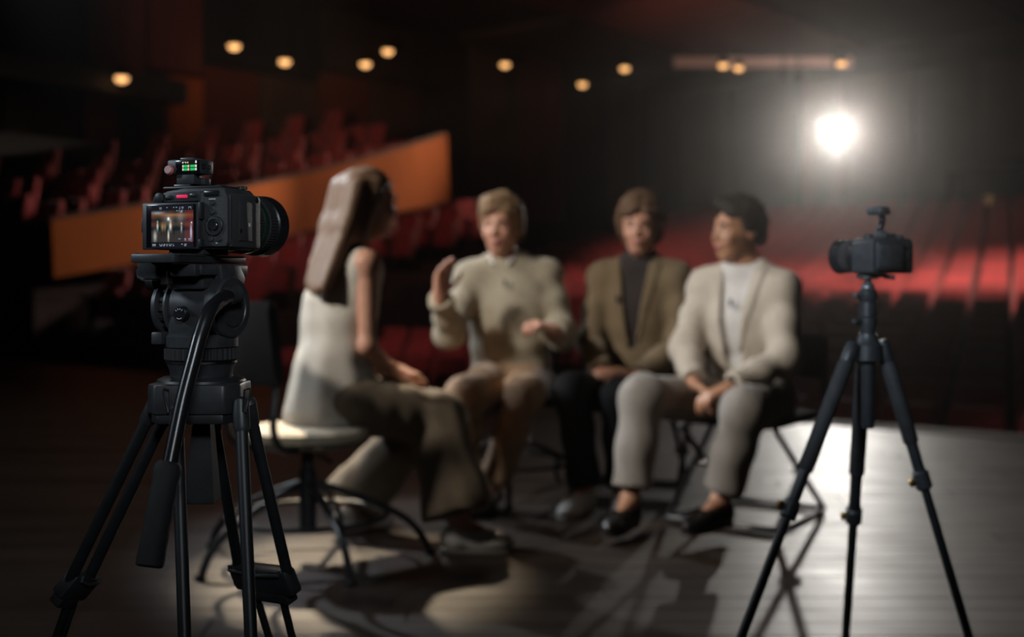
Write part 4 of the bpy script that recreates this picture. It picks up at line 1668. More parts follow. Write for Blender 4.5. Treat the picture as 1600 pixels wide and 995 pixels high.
# wrist watch
w0 = J['wrB'].lerp(J['elB'], 0.07)
ax = unit(J['wrB'] - J['elB'])
b = MB(root.location)
b.lathe([(-0.008, 0.030), (-0.008, 0.034), (0.008, 0.034), (0.008, 0.030)], w0, ax, 20)
wt = b.build('watch', M['chrome'], root)
b = MB(root.location)
up = (V(0, -0.4, 1) - ax * V(0, -0.4, 1).dot(ax)).normalized()
b.lathe([(0.030, 0.016), (0.038, 0.016), (0.040, 0.013)], w0, up, 16)
b.build('watch_case', M['grey_metal'], wt)
lf = J['look0']
lav.append((J['chest'] + V(0, 0, 0.085) + lf * 0.122, lf, 'tiny black clip microphone on the white tee under the cream jacket'))

for (q, lf, lab) in lav:
    o = thing('clip_microphone', lab, 'microphone', q, 0, 'clip microphones worn by the seated people')
    b = MB()
    b.ball((0, 0, 0), (0.007, 0.007, 0.009), 10, 8)
    b.build('foam', M['lav'], o)
    b = MB()
    b.box((0, 0, -0.014), (0.011, 0.012, 0.020), 0.003)
    b.build('clip', M['black_plastic'], o)

# ================================================================== CHAIRS ON THE STAGE


def swivel_chair(label, loc, face, seat_z, seat_mat, leg0, back_w=0.13, R=0.40, back_off=0.20):
    """round swivel seat on a post with five arched legs, a foot ring and a tube-framed backrest"""
    f = unit((face[0], face[1], 0))
    o = thing('swivel_chair', label, 'chair', loc, math.atan2(f.y, f.x) - PI / 2)   # local +y is the front
    b = MB()
    b.lathe([(seat_z - 0.045, 0.15), (seat_z - 0.040, 0.205), (seat_z - 0.012, 0.212), (seat_z, 0.195), (seat_z + 0.002, 0.10)], (0, 0, 0), (0, 0, 1), 40)
    st_ = b.build('seat', seat_mat, o)
    b = MB()
    b.lathe([(seat_z - 0.075, 0.05), (seat_z - 0.07, 0.16), (seat_z - 0.046, 0.205), (seat_z - 0.044, 0.10)], (0, 0, 0), (0, 0, 1), 32)
    b.build('seat_pan', M['chair_metal'], o)
    b = MB()
    b.lathe([(0.10, 0.024), (0.105, 0.03), (0.30, 0.030), (0.31, 0.022), (seat_z - 0.07, 0.020)], (0, 0, 0), (0, 0, 1), 20)
    b.build('post', M['chair_metal'], o)
    b = MB()
    b.tube([(0.02, 0, seat_z - 0.085), (0.13, -0.05, seat_z - 0.09), (0.17, -0.06, seat_z - 0.10)], 0.007, 8)
    b.build('height_lever', M['chair_metal'], o)
    rz = o.rotation_euler.z
    for k in range(5):
        a = leg0 + k * 2 * PI / 5 - rz
        c, s = math.cos(a), math.sin(a)
        b = MB()
        b.tube(curve_pts([(0.02 * c, 0.02 * s, 0.26), (0.12 * c, 0.12 * s, 0.23), (0.27 * c, 0.27 * s, 0.165), (0.345 * c, 0.345 * s, 0.12), (R * 0.94 * c, R * 0.94 * s, 0.06), (R * c, R * s, 0.0)], 5), 0.013, 10)
        lg = b.build('leg', M['chair_metal'], o)
        b = MB()
        b.lathe([(0, 0.018), (0.012, 0.018), (0.02, 0.012)], (R * c, R * s, 0.0), (0, 0, 1), 12)
        b.build('foot', M['black_rubber'], lg)
    b = MB()
    b.tube([(0.27 * math.cos(2 * PI * k / 40), 0.27 * math.sin(2 * PI * k / 40), 0.150) for k in range(41)], 0.009, 8)
    b.build('foot_ring', M['chair_metal'], o)
    # backrest: two tubes rising from under the seat, a curved pad between them
    zt = seat_z + 0.42
    for s in (-1, 1):
        b = MB()
        b.tube(curve_pts([(s * back_w * 0.8, -0.08, seat_z - 0.06), (s * back_w, -back_off + 0.0, seat_z - 0.055), (s * back_w * 1.05, -back_off - 0.055, seat_z + 0.02), (s * back_w, -back_off - 0.035, seat_z + 0.20), (s * back_w, -back_off - 0.06, zt)], 6), 0.012, 10)
        b.build('back_tube', M['chair_metal'], o)
    b = MB()
    vs, fs = [], []
    nn = 10
    for i in range(nn + 1):
        u_ = -1 + 2 * i / nn
        x = u_ * (back_w + 0.03)
        bow = -0.035 * (1 - u_ * u_)
        for (z, q) in ((seat_z + 0.16, 0.0), (seat_z + 0.20, 0.012), (zt - 0.03, 0.012), (zt + 0.012, 0.0)):
            yb = -back_off - 0.03 - 0.06 * (z - seat_z) / 0.42 + bow
            vs += [(x, yb - 0.004 - q, z), (x, yb + 0.012 + q, z)]
    for i in range(nn):
        for k in range(3):
            for q in (0, 1):
                a = i * 8 + k * 2 + q
                fs.append((a, a + 2, a + 10, a + 8) if q else (a, a + 8, a + 10, a + 2))
        a = i * 8
        fs.append((a, a + 1, a + 9, a + 8))
        fs.append((a + 6, a + 14, a + 15, a + 7))
    for i in (0, nn):
        a = i * 8
        for k in range(3):
            fs.append((a + k * 2, a + k * 2 + 1, a + k * 2 + 3, a + k * 2 + 2))
    b.add(vs, fs)
    b.build('backrest', M['charcoal_pad'], o, 50)
    return o


swivel_chair('dark swivel chair with a cream round seat under the person in the cream blouse', (-0.70, 4.17, 0), (0.60, 0.80), 0.455, M['cream_pad'], rad(-62), back_w=0.105, R=0.42)
swivel_chair('dark swivel chair under the person in the beige sweater', (P(800, 600, 5.42).x, 5.42, 0), (-0.22, -0.97), 0.445, M['charcoal_pad'], rad(-20), back_w=0.15, R=0.36)


def folding_chair(label, loc, face, seat_z):
    """black folding chair: slung seat, crossed side legs, floor rails, low backrest"""
    f = unit((face[0], face[1], 0))
    o = thing('folding_chair', label, 'chair', loc, math.atan2(f.y, f.x) - PI / 2)
    w, dp = 0.205, 0.215
    b = MB()
    b.box((0, 0.0, seat_z - 0.02), (2 * w, 0.42, 0.045), 0.018)
    b.build('seat', M['charcoal_pad'], o)
    for s in (-1, 1):
        b = MB()
        b.tube([(s * w, dp, seat_z - 0.045), (s * w, -dp * 1.25, 0.015)], 0.0125, 10)
        b.build('leg', M['chair_metal'], o)
        b = MB()
        b.tube([(s * (w + 0.026), -dp, seat_z + 0.30), (s * (w + 0.026), -dp * 0.95, seat_z - 0.02), (s * (w + 0.026), dp * 1.25, 0.015)], 0.0125, 10)
        b.build('leg', M['chair_metal'], o)
        b = MB()
        b.cyl((s * (w - 0.02), 0.0, seat_z * 0.475), (s * (w + 0.045), 0.0, seat_z * 0.475), 0.014, n=12)
        b.build('hinge', M['chrome'], o)
        b = MB()
        b.tube([(s * (w + 0.026), dp * 1.25, 0.014), (s * (w + 0.013), 0, 0.011), (s * w, -dp * 1.25, 0.014)], 0.010, 10)
        b.build('floor_rail', M['chair_metal'], o)
    for (y, q) in ((dp * 1.25, w + 0.026), (-dp * 1.25, w)):
        b = MB()
        b.tube([(-q, y, 0.014), (q, y, 0.014)], 0.0125, 10)
        b.build('cross_bar', M['chair_metal'], o)
    b = MB()
    b.box((0, -dp - 0.0, seat_z + 0.22), (2 * w + 0.06, 0.025, 0.18), 0.011)
    b.build('backrest', M['charcoal_pad'], o)
    return o


folding_chair('black folding chair under the person in the cream jacket', (P(1172, 640, 4.92).x, 4.92, 0), (-0.58, -0.81), 0.425)
folding_chair('black folding chair under the person in the olive jacket', (P(990, 640, 5.44).x, 5.44, 0), (-0.28, -0.96), 0.425)

# ================================================================== FOREGROUND: CAMERA ON THE VIDEO TRIPOD
HX, HY = P(315, 600, 1.59).x, 1.59
YAW = rad(-20)
BP, BM, BL, BR, BG = (M[k] for k in ('black_plastic', 'black_metal', 'black_leather', 'black_rubber', 'black_gloss'))
XAX = (1, 0, 0)


def zy(y, d=1.59):
    return CAM_H - (y - HOR) * d / F


# ---- tripod
tp = thing('video_tripod', 'black twin-tube video tripod with a bowl top carrying the near camera', 'tripod', (HX, HY, 0))
o3 = tp.location
b = MB(o3)
zc0, zc1 = zy(655), zy(588)
cpts = []
for a, r in ((-150, .080), (-128, .084), (-112, .070), (-68, .070), (-52, .084), (-30, .080), (0, .066), (18, .074), (42, .074), (60, .058), (120, .058), (138, .074), (162, .074), (180, .066)):
    cpts.append((HX + 0.86 * r * math.cos(rad(a)), HY + 0.95 * r * math.sin(rad(a))))
b.prism(cpts, zc0 + 0.012, zc1 - 0.006, 0.004)
crown = b.build('crown', BP, tp)
b = MB(o3)
b.prism([(HX + (x - HX) * 0.93, HY + (y - HY) * 0.93) for x, y in cpts], zc0, zc0 + 0.0125, 0.002)
b.build('lower_plate', BM, crown)
b = MB(o3)
b.lathe([(0, 0.057), (0.003, 0.056), (0.006, 0.050), (0.007, 0.044)], (HX, HY, zc1 - 0.006), (0, 0, 1), 40)
b.build('bowl', BM, crown)
# tie-down grip hanging under the bowl
b = MB(o3)
gx = P(318, 660, 1.60).x
zt_, zb_ = zy(656, 1.60), zy(784, 1.60)
vs = []
for z, w in ((zt_, 0.011), (zb_ + 0.004, 0.0195), (zb_, 0.018)):
    for sx, sy in ((-1, -1), (1, -1), (1, 1), (-1, 1)):
        vs.append((gx + sx * w - (0.001 if z < zt_ else 0), 1.60 + sy * w, z))
b.add(vs, [(3, 2, 1, 0)[::-1], (8, 9, 10, 11)[::-1]] + [(r * 4 + k, r * 4 + (k + 1) % 4, (r + 1) * 4 + (k + 1) % 4, (r + 1) * 4 + k) for r in (0, 1) for k in range(4)])
b.build('tie_down_grip', BR, tp)


def twin_leg(top, knee, foot, r, wires=None):
    """two parallel tubes to a clamp, then the lower tubes to the floor"""
    lg = None
    (t1, t2), (k1, k2) = top, knee
    b = MB(o3)
    b.cyl(t1, k1, r, n=20)
    lg = b.build('leg', BM, tp)
    b = MB(o3)
    b.cyl(t2, k2, r, n=20)
    b.build('leg_tube', BM, lg)
    # socket at the crown
    d1 = (k1 - t1).normalized()
    sd = (t2 - t1)
    for t in (t1, t2):
        b = MB(o3)
        b.lathe([(-0.022, r * 0.9), (-0.018, r * 1.35), (0.016, r * 1.35), (0.022, r * 1.05)], t, d1, 18)
        b.build('socket', BP, lg)
    # clamp block
    m = (k1 + k2) / 2
    ax = unit(k2 - k1)
    dr = ((k1 - t1) + (k2 - t2)).normalized()
    nm = ax.cross(dr).normalized()
    dr = nm.cross(ax)
    R = Matrix((ax, nm, dr)).transposed()
    L = (k2 - k1).length
    b = MB(o3)
    b.box(m, (L + 2 * r * 1.25, 2 * r * 1.45, 0.040), 0.006, R)
    cl = b.build('clamp', BP, lg)
    b = MB(o3)
    b.box(m + dr * 0.026, (L * 0.8 + r, 2 * r * 1.3, 0.018), 0.004, R)
    b.build('clamp_collar', BR, cl)
    b = MB(o3)
    b.tube([k1 - dr * 0.022 - nm * r * 1.3, k1 + nm * -r * 1.75 - dr * 0.016, m - nm * r * 1.8 - dr * 0.012, k2 - nm * r * 1.7 - dr * 0.016, k2 - dr * 0.022 - nm * r * 1.3], 0.0025, 8)
    b.build('clamp_wire', M['grey_metal'], cl)
    # lower stage
    for q, fo in ((0.22, -1), (0.78, 1)) if L > 0.05 else ((0.35, -1), (0.65, 1)):
        b = MB(o3)
        s0 = k1.lerp(k2, q)
        b.cyl(s0, foot + ax * fo * 0.012 + V(0, 0, 0.012), r * 0.72, n=16)
        b.build('lower_tube', BM, lg)
    b = MB(o3)
    b.lathe([(0, 0.020), (0.004, 0.026), (0.02, 0.024), (0.034, 0.016)], (foot.x, foot.y, 0), (0, 0, 1), 18)
    b.build('foot', BR, lg)


LR = 0.0078
# left leg, going back and to the left
twin_leg((P(238, 640, 1.575), P(262, 643, 1.60)), (P(107, 912, 1.665), P(133, 915, 1.70)), P(-40, 1400, 1.86), LR)
# front leg, coming towards the viewer
ft = P(352, 1930, 1.215)
twin_leg((P(277, 648, 1.535), P(377, 648, 1.535)), (P(290, 1040, 1.440), P(394, 1040, 1.440)), V(ft.x, 1.20, 0), LR * 1.02)
# right leg, going back
twin_leg((P(333, 652, 1.66), P(391, 645, 1.62)), (P(375, 898, 1.78), P(452, 908, 1.70)), P(545, 1395, 1.90), LR)
# wire latches on the crown
for (x, d, s) in ((258, 1.525, 1), (389, 1.525, -1)):
    b = MB(o3)
    b.tube([P(x - 2 * s, 607, d), P(x + 7 * s, 609, d - .004), P(x + 9 * s, 640, d - .004), P(x + 5 * s, 646, d), P(x - 3 * s, 612, d), P(x - 2 * s, 607, d)], 0.0013, 8)
    b.build('latch_wire', M['chrome'], crown)

# ---- fluid head
fh = thing('fluid_head', 'black fluid pan head with a long handle on the video tripod', 'tripod head', (HX, HY, zy(587)), YAW)
hz = fh.location.z


def z_(v):
    return v - hz


b = MB()
b.lathe([(-0.006, 0.030), (0.000, 0.0395), (0.010, 0.041), (0.0145, 0.0435), (0.0165, 0.044)], (0, 0, 0), (0, 0, 1), 48)
b.build('half_ball', BP, fh)
b = MB()
b.lathe([(0.0166, 0.0435), (0.0175, 0.0455), (0.0205, 0.0455), (0.0215, 0.044)], (0, 0, 0), (0, 0, 1), 48)
b.build('metal_ring', M['chrome'], fh)
b = MB()
b.lathe([(0.0216, 0.044), (0.0226, 0.0475), (0.0366, 0.0475), (0.0376, 0.045)], (0, 0, 0), (0, 0, 1), 144, 36, 0.0022)
b.build('ribbed_ring', BR, fh, 20)
b = MB()
b.lathe([(0.0377, 0.045), (0.0387, 0.0468), (0.0520, 0.0468), (0.0550, 0.0440), (0.0560, 0.030)], (0, 0, 0), (0, 0, 1), 48)
b.build('pan_base', BP, fh)
b = MB()
b.box((-0.041, -0.030, 0.050), (0.016, 0.022, 0.016), 0.002)
b.build('pan_lock', BP, fh)
# tilt housing
zt = z_(zy(480))
b = MB()
b.prism([(-0.029, -0.034), (0.029, -0.034), (0.029, 0.034), (-0.029, 0.034)], 0.050, zt + 0.004, 0.004)
b.lathe([(-0.029, 0.034), (-0.027, 0.036), (0.027, 0.036), (0.029, 0.034)], (0, 0, zt), XAX, 40)
hsg = b.build('tilt_housing', BP, fh)
b = MB()
b.lathe([(0.029, 0.036), (0.031, 0.0405), (0.046, 0.0405), (0.049, 0.0380), (0.049, 0.029), (0.0475, 0.028), (0.0475, 0.0255), (0.049, 0.0245), (0.049, 0.02)], (0, 0, zt), XAX, 56)
b.build('tilt_disc', BP, fh)
b = MB()
b.lathe([(-0.033, 0.038), (-0.0325, 0.0395), (-0.0295, 0.0395), (-0.029, 0.038)], (0, 0, zt), XAX, 56)
b.build('silver_rim', M['grey_metal'], fh)
b = MB()
b.lathe([(-0.0445, 0.030), (-0.0435, 0.034), (-0.0345, 0.034), (-0.0335, 0.030)], (0, 0, zt), XAX, 96, 16, 0.004)
b.build('drag_knob', BR, fh, 20)
b = MB()
b.lathe([(-0.0540, 0.030), (-0.0520, 0.0375), (-0.0460, 0.0385), (-0.0446, 0.036)], (0, 0, zt), XAX, 56)
b.build('tilt_disc', BP, fh)
# dial on the back with its marks
dk = (-0.004, -0.0345, z_(zy(489)))
b = MB()
b.lathe([(0, 0.0105), (0.003, 0.0100), (0.0075, 0.0095), (0.0085, 0.0085), (0.0085, 0.004)], dk, (0, -1, 0), 32)
dial = b.build('dial', BG, hsg)
for k in range(4):
    b = MB()
    a = rad(140 - 30 * k)
    b.box((dk[0] + 0.0062 * math.cos(a), dk[1] - 0.0087, dk[2] + 0.0062 * math.sin(a)), (0.0009, 0.0006, 0.0022), 0.0, Matrix.Rotation(-(a - PI / 2), 3, 'Y'))
    b.build('mark', M['white_print'], dial)
b = MB()
b.tube([(dk[0] + 0.0065 * math.cos(rad(a)), dk[1] - 0.0088, dk[2] + 0.0065 * math.sin(rad(a))) for a in range(235, 306, 10)], 0.0005, 6)
b.build('mark', M['white_print'], dial)
# saddle above the housing
zs0, zs1 = z_(zy(446)), z_(zy(411))
b = MB()
b.prism([(-0.036, -0.052), (0.036, -0.052), (0.036, 0.055), (-0.036, 0.055)], zs0 + 0.013, zs1 - 0.002, 0.003)
b.box((0, 0, zs0 + 0.006), (0.056, 0.075, 0.022), 0.004)
sad = b.build('saddle', BP, fh)
b = MB()
b.box((-0.033, -0.062, zs1 - 0.010), (0.030, 0.020, 0.024), 0.004)
b.box((-0.012, -0.058, zs1 - 0.014), (0.012, 0.012, 0.028), 0.002)
b.build('rear_stop', BR, sad)
b = MB()
b.tube([(-0.046, -0.056, zs1 - 0.004), (-0.052, -0.064, zs1 - 0.010), (-0.046, -0.070, zs1 - 0.018), (-0.036, -0.072, zs1 - 0.022)], 0.0022, 8)
b.build('release_spring', M['grey_metal'], sad)
b = MB()
b.cyl((-0.030, -0.02, zs0 + 0.006), (-0.058, -0.02, zs0 + 0.006), 0.010, n=20)
b.lathe([(-0.066, 0.009), (-0.064, 0.0135), (-0.052, 0.0145), (-0.050, 0.012)], (0, -0.02, zs0 + 0.006), XAX, 24)
b.box((-0.048, -0.022, zs0 + 0.020), (0.014, 0.026, 0.030), 0.004)
b.build('side_lock', BP, sad)
# clamping wing at the right
b = MB()
m = Matrix.Translation((0.0, 0, 0)) @ Matrix(((0, 0, 1, 0), (1, 0, 0, 0), (0, 1, 0, 0), (0, 0, 0, 1)))
b.prism([(-0.022, zs1 - 0.002), (0.022, zs1 - 0.002), (0.036, zs1 - 0.020), (0.024, zs0 - 0.014), (-0.016, zs0 - 0.008)], 0.0365, 0.0445, 0.0025, m)
b.box((0.034, 0.004, zs0 + 0.010), (0.010, 0.040, 0.026), 0.003)
wing = b.build('clamp_wing', BP, fh)
b = MB()
b.lathe([(0.0440, 0.0040), (0.0455, 0.0036), (0.0455, 0.002)], (0, 0.010, zs0 + 0.010), XAX, 16)
b.build('screw', M['grey_metal'], wing)
b = MB()
b.box((0.010, -0.056, zs1 - 0.010), (0.046, 0.012, 0.016), 0.003)
b.build('front_jaw', BP, sad)
# pan handle: bent tube and ribbed grip
inv = Matrix.Rotation(-YAW, 3, 'Z')


def HL(px, py, d):
    q = P(px, py, d) - fh.location
    return inv @ q


hp_ = curve_pts([HL(360, 462, 1.552), HL(346, 468, 1.525), HL(327, 487, 1.490), HL(314, 520, 1.475), HL(303, 560, 1.465), HL(285, 630, 1.450), HL(266, 722, 1.430)], 8)
b = MB()
b.tube(hp_, 0.0092, 18)
hd = b.build('pan_handle', BG, fh)
b = MB()
b.cyl(HL(372, 458, 1.565), HL(352, 464, 1.545), 0.0120, n=20)
b.build('handle_joint', BP, hd)
g0, g1 = HL(264, 722, 1.430), HL(233, 886, 1.395)
gp = [g0.lerp(g1, t) for t in (0, .03, .08, .14, .22, .32, .42, .52, .62, .72, .82, .92, .985, 1.0)]
b = MB()
b.tube(gp, [0.0125, .0155, .0165, .0160, .0150, .0158, .0150, .0160, .0152, .0162, .0158, .0165, .0160, .0130], 20)
b.build('handle_grip', BR, hd)
# quick release plate
pz0, pz1 = z_(zy(411, 1.52)), z_(zy(397, 1.52))
qp = thing('quick_release_plate', 'long black quick release plate between the near camera and the pan head', 'plate', fh.location + V(0, 0, pz0), YAW)
th = pz1 - pz0
b = MB()
b.box((0, -0.018, th * 0.5), (0.056, 0.160, th * 0.86), 0.0015)
b.build('slide', BM, qp)
b = MB()
b.box((0, -0.0985, th * 0.5), (0.064, 0.012, th), 0.002)
b.build('end_block', BP, qp)
b = MB()
b.box((0, -0.060, th * 0.90), (0.058, 0.060, th * 0.28), 0.002)
b.build('rubber_pad', BR, qp)
for s in (-1, 1):
    b = MB()
    b.cyl((s * 0.024, -0.100, th * 0.98), (s * 0.024, -0.100, th + 0.0012), 0.0028, n=12)
    b.build('screw', M['grey_metal'], qp)

# ---- the camera body
CZ0 = zy(391)
CH = 0.0790
cm = thing('camera', 'black compact cinema camera with its rear screen lit, facing away on the video tripod', 'camera', (HX, HY, fh.location.z + pz1), YAW)
cz = CZ0 - cm.location.z        # a hair above the plate
YB = -0.042


def bx(px):
    return -0.0535 + (px - 224) * 0.941e-3


def bz(py):
    return cz + (391 - py) * 0.837e-3


b = MB()
# outline seen from the back, pushed forward
x0, x1, z0, z1 = -0.0475, 0.070, cz, cz + CH
out = [(x0, z0 + 0.004), (x0 + 0.004, z0), (x1 - 0.008, z0), (x1, z0 + 0.008), (x1, z1 - 0.012), (x1 - 0.010, z1 - 0.001),
       (x0 + 0.050, z1), (x0 + 0.020, z1 - 0.004), (x0 + 0.005, z1 - 0.014), (x0, z1 - 0.022)]
mxz = Matrix(((1, 0, 0, 0), (0, 0, 1, 0), (0, 1, 0, 0), (0, 0, 0, 1)))
b.prism(out, YB + 0.002, 0.024, 0.003, mxz)
body = b.build('body', BP, cm)
b = MB()
b.box((0.004, -0.012, cz / 2 + 0.0005), (0.052, 0.056, cz + 0.001), 0.001)
b.build('base_plate', BR, cm)
b = MB()   # grip with its hollow for the fingers
b.prism([(0.030, YB + 0.004), (0.0705, YB + 0.004), (0.0712, 0.020), (0.068, 0.034), (0.058, 0.042), (0.044, 0.040), (0.036, 0.024)], z0 + 0.002, z1 - 0.008, 0.004)
b.build('grip', BL, cm)
b = MB()   # thumb rest panel at the right of the back
b.prism([(0.026, z0 + 0.003), (0.066, z0 + 0.003), (0.0685, z0 + 0.010), (0.0685, z1 - 0.014), (0.064, z1 - 0.005), (0.026, z1 - 0.006)], YB - 0.0025, YB + 0.006, 0.002, mxz)
b.build('rear_panel', BL, cm)
# top plate, hot shoe, dials
b = MB()
b.box((0.008, -0.010, z1 + 0.0005), (0.088, 0.048, 0.004), 0.0018)
top = b.build('top_plate', BM, cm)
b = MB()
b.box((-0.012, -0.016, z1 + 0.0035), (0.024, 0.022, 0.004), 0.001)
b.build('hot_shoe', M['grey_metal'], top)
for (x, y_, r) in ((0.044, -0.022, 0.0075), (0.056, 0.010, 0.0060), (0.040, 0.012, 0.0052)):
    b = MB()
    b.lathe([(0, r), (0.003, r), (0.004, r * 0.9), (0.0042, r * 0.5)], (x, y_, z1 - 0.0005), (0, 0, 1), 36, 18, 0.0005)
    b.build('dial', BM, top)
# upper rear strip with its buttons
b = MB()
b.prism([(x0 + 0.004, bz(319)), (bx(312), bz(318)), (bx(312), bz(303)), (x0 + 0.022, bz(304)), (x0 + 0.006, bz(310))], YB - 0.003, YB + 0.004, 0.0012, mxz)
strip = b.build('button_strip', BP, cm)
b = MB()
b.lathe([(0, 0.0072), (0.003, 0.0070), (0.0036, 0.0060)], (bx(247), YB - 0.003, bz(312)), (0, -1, 0), 36, 18, 0.0006)
for q in b.v:
    pass
b.build('rear_dial', BM, strip)
for (px, py, w, h, mm) in ((262, 311.5, 0.0100, 0.0052, 'black_metal'), (283, 310.5, 0.0165, 0.0042, 'red_button'), (300.5, 309, 0.0090, 0.0046, 'grey_metal')):
    b = MB()
    b.box((bx(px), YB - 0.0040, bz(py)), (w, 0.003, h), 0.0014)
    b.build('button', M[mm], strip)
# right hand controls
b = MB()
b.box((bx(329), YB - 0.003, bz(307)), (0.022, 0.004, 0.0075), 0.002)
b.build('rear_command_dial', BG, cm)
for (px, py, r) in ((330, 321.5, .0034), (331, 335, .0034), (328.5, 376, .0034), (341, 376, .0034)):
    b = MB()
    b.lathe([(0, r), (0.002, r), (0.0026, r * 0.8), (0.0026, r * 0.3)], (bx(px), YB - 0.0022, bz(py)), (0, -1, 0), 20)
    b.build('button', BM, cm)
b = MB()
wc = (bx(333.5), YB - 0.0022, bz(356))
b.lathe([(0, 0.0128), (0.0022, 0.0128), (0.0032, 0.0118), (0.0034, 0.0085), (0.0016, 0.0080), (0.0016, 0.005)], wc, (0, -1, 0), 48, 0)
whl = b.build('control_wheel', BM, cm)
b = MB()
b.lathe([(0.0014, 0.0062), (0.0036, 0.0060), (0.0042, 0.0052), (0.0040, 0.0020)], wc, (0, -1, 0), 28)
b.build('centre_button', BG, whl)
for (px, py, w) in ((330, 315.5, .010), (333, 341.5, .005), (321.5, 356, .0014), (337, 382, .0026)):
    b = MB()
    b.box((bx(px), YB - 0.0028, bz(py)), (w, 0.0006, 0.0012 if w > 0.002 else 0.005), 0.0)
    b.build('print_mark', M['white_print'], cm)
# flip-out screen
lx0, lx1, lz0, lz1 = bx(224), bx(314), bz(391), bz(320)
b = MB()
b.box(((lx0 + lx1) / 2, YB - 0.0065, (lz0 + lz1) / 2), (lx1 - lx0, 0.009, lz1 - lz0), 0.0018)
lcd = b.build('screen_panel', BP, cm)
b = MB()
b.box(((lx0 + lx1) / 2 + 0.002, YB - 0.0112, (lz0 + lz1) / 2), (lx1 - lx0 - 0.010, 0.0012, lz1 - lz0 - 0.005), 0.0005)
b.build('screen_glass', M['dark_glass'], lcd)
for (za, zb2) in ((bz(346), bz(320)), (bz(388), bz(376))):
    b = MB()
    b.box((lx1 + 0.0012, YB - 0.006, (za + zb2) / 2), (0.0045, 0.009, zb2 - za), 0.0012)
    b.build('hinge', BM, lcd)
b = MB()
b.box((lx0 - 0.0008, YB - 0.006, bz(354)), (0.003, 0.007, 0.018), 0.001)
b.build('hinge', BM, lcd)


def picture(name, cx0, cx1, y_, cz0, cz1, img, parent, material):
    """a flat picture on a lit screen: one small cell for each picture element"""
    h, w = img.shape[:2]
    vs = [(cx0 + (cx1 - cx0) * i / w, y_, cz1 - (cz1 - cz0) * j / h) for j in range(h + 1) for i in range(w + 1)]
    fs = [(j * (w + 1) + i, (j + 1) * (w + 1) + i, (j + 1) * (w + 1) + i + 1, j * (w + 1) + i + 1) for j in range(h) for i in range(w)]
    me = bpy.data.meshes.new(name)
    me.from_pydata(vs, [], fs)
    a = me.color_attributes.new('Col', 'FLOAT_COLOR', 'CORNER')
    colr = np.ones((h * w, 4, 4), dtype=np.float32)
    colr[:, :, :3] = img.reshape(-1, 1, 3)
    a.data.foreach_set('color', colr.ravel())
    me.update()
    return link(name, me, material, parent)


rng = np.random.default_rng(3)
IW, IH = 84, 64
img = np.zeros((IH, IW, 3), dtype=np.float32)
yy, xx = np.mgrid[0:IH, 0:IW].astype(np.float32)
img[:] = (0.004, 0.004, 0.006)
pic = (yy > 7) & (yy < 55)
hall = np.stack([0.065 - 0.0013 * yy + 0.03 * np.sin(yy * .5) + 0.02 * np.sin(xx * .35), 0.024 - 0.0002 * yy + .01 * np.sin(yy * .5), 0.012 + 0 * yy], -1)
img[pic] = hall[pic]
fl_ = pic & (yy > 38)
img[fl_] = np.array([0.028, 0.024, 0.021])


def blob(cx, cy, rx, ry, c, amt=1.0):
    g = np.exp(-(((xx - cx) / rx) ** 2 + ((yy - cy) / ry) ** 2)) * amt
    img[:] += g[..., None] * np.array(c) * pic[..., None]


blob(34, 20, 2.2, 2.2, (0.9, 0.95, 0.85)); blob(34, 20, 9, 7, (0.10, 0.10, 0.09))
blob(58, 18, 8, 7, (0.10, 0.09, 0.09))
blob(40, 14, 30, 2.0, (0.16, 0.07, 0.01)); blob(12, 11, 12, 2, (0.22, 0.24, 0.25))
for (cx, cy, rx, ry, c) in ((12, 31, 1.6, 5, (0.55, .5, .45)), (22, 32, 2.5, 5, (.22, .15, .07)), (27, 32, 2.2, 5, (.18, .12, .07)), (38, 31, 2.1, 5.2, (.72, .68, .62)),
                            (34, 45, 1.5, 7, (.62, .58, .5)), (7, 46, 3, 7, (.35, .36, .30)), (60, 34, 1.2, 5, (.35, .38, .42)), (60, 27, 1.2, 1.2, (.4, .45, .5)),
                            (79, 40, 1.6, 10, (.38, .45, .6)), (80, 26, 1.0, 1.0, (.7, .75, .8)), (12, 24, 1.4, 1.5, (.3, .2, .1)), (38, 23, 1.5, 1.6, (.35, .2, .12))):
    blob(cx, cy, rx, ry, c)
red = pic & (xx > 66)
img[red] += np.array([0.06, 0.0, 0.002])
for cx in (30, 20, 45, 25):
    blob(cx, 40, 1.0, 4, (-.03, -.03, -.03))
# read-outs along the top and the bottom of the screen
for (r0, spans) in ((3, ((16, 21), (30, 33), (44, 46), (49, 52), (56, 58), (60, 65), (74, 80))), (5, ((16, 21), (56, 58), (61, 64), (74, 75), (79, 80))),
                    (8, ((50, 53), (55, 57), (59, 63))), (10, ((58, 62),)), (50, ((54, 59), (66, 70), (74, 78))), (52, ((66, 70), (74, 79))),
                    (58, ((2, 9), (16, 18), (20, 23), (25, 28), (30, 33), (35, 37), (39, 41), (43, 45), (60, 63), (66, 71))),
                    (60, ((2, 9), (17, 22), (24, 27), (30, 33), (36, 40), (43, 46), (66, 70)))):
    for a0, a1 in spans:
        img[r0:r0 + 1, a0:a1] = np.array([0.34, 0.40, 0.50]) * rng.uniform(0.5, 1.1)
img = np.clip(img, 0.002, 1.5)
picture('screen_picture', bx(240), bx(307), YB - 0.01195, bz(389), bz(324), img, lcd, M['screen'])

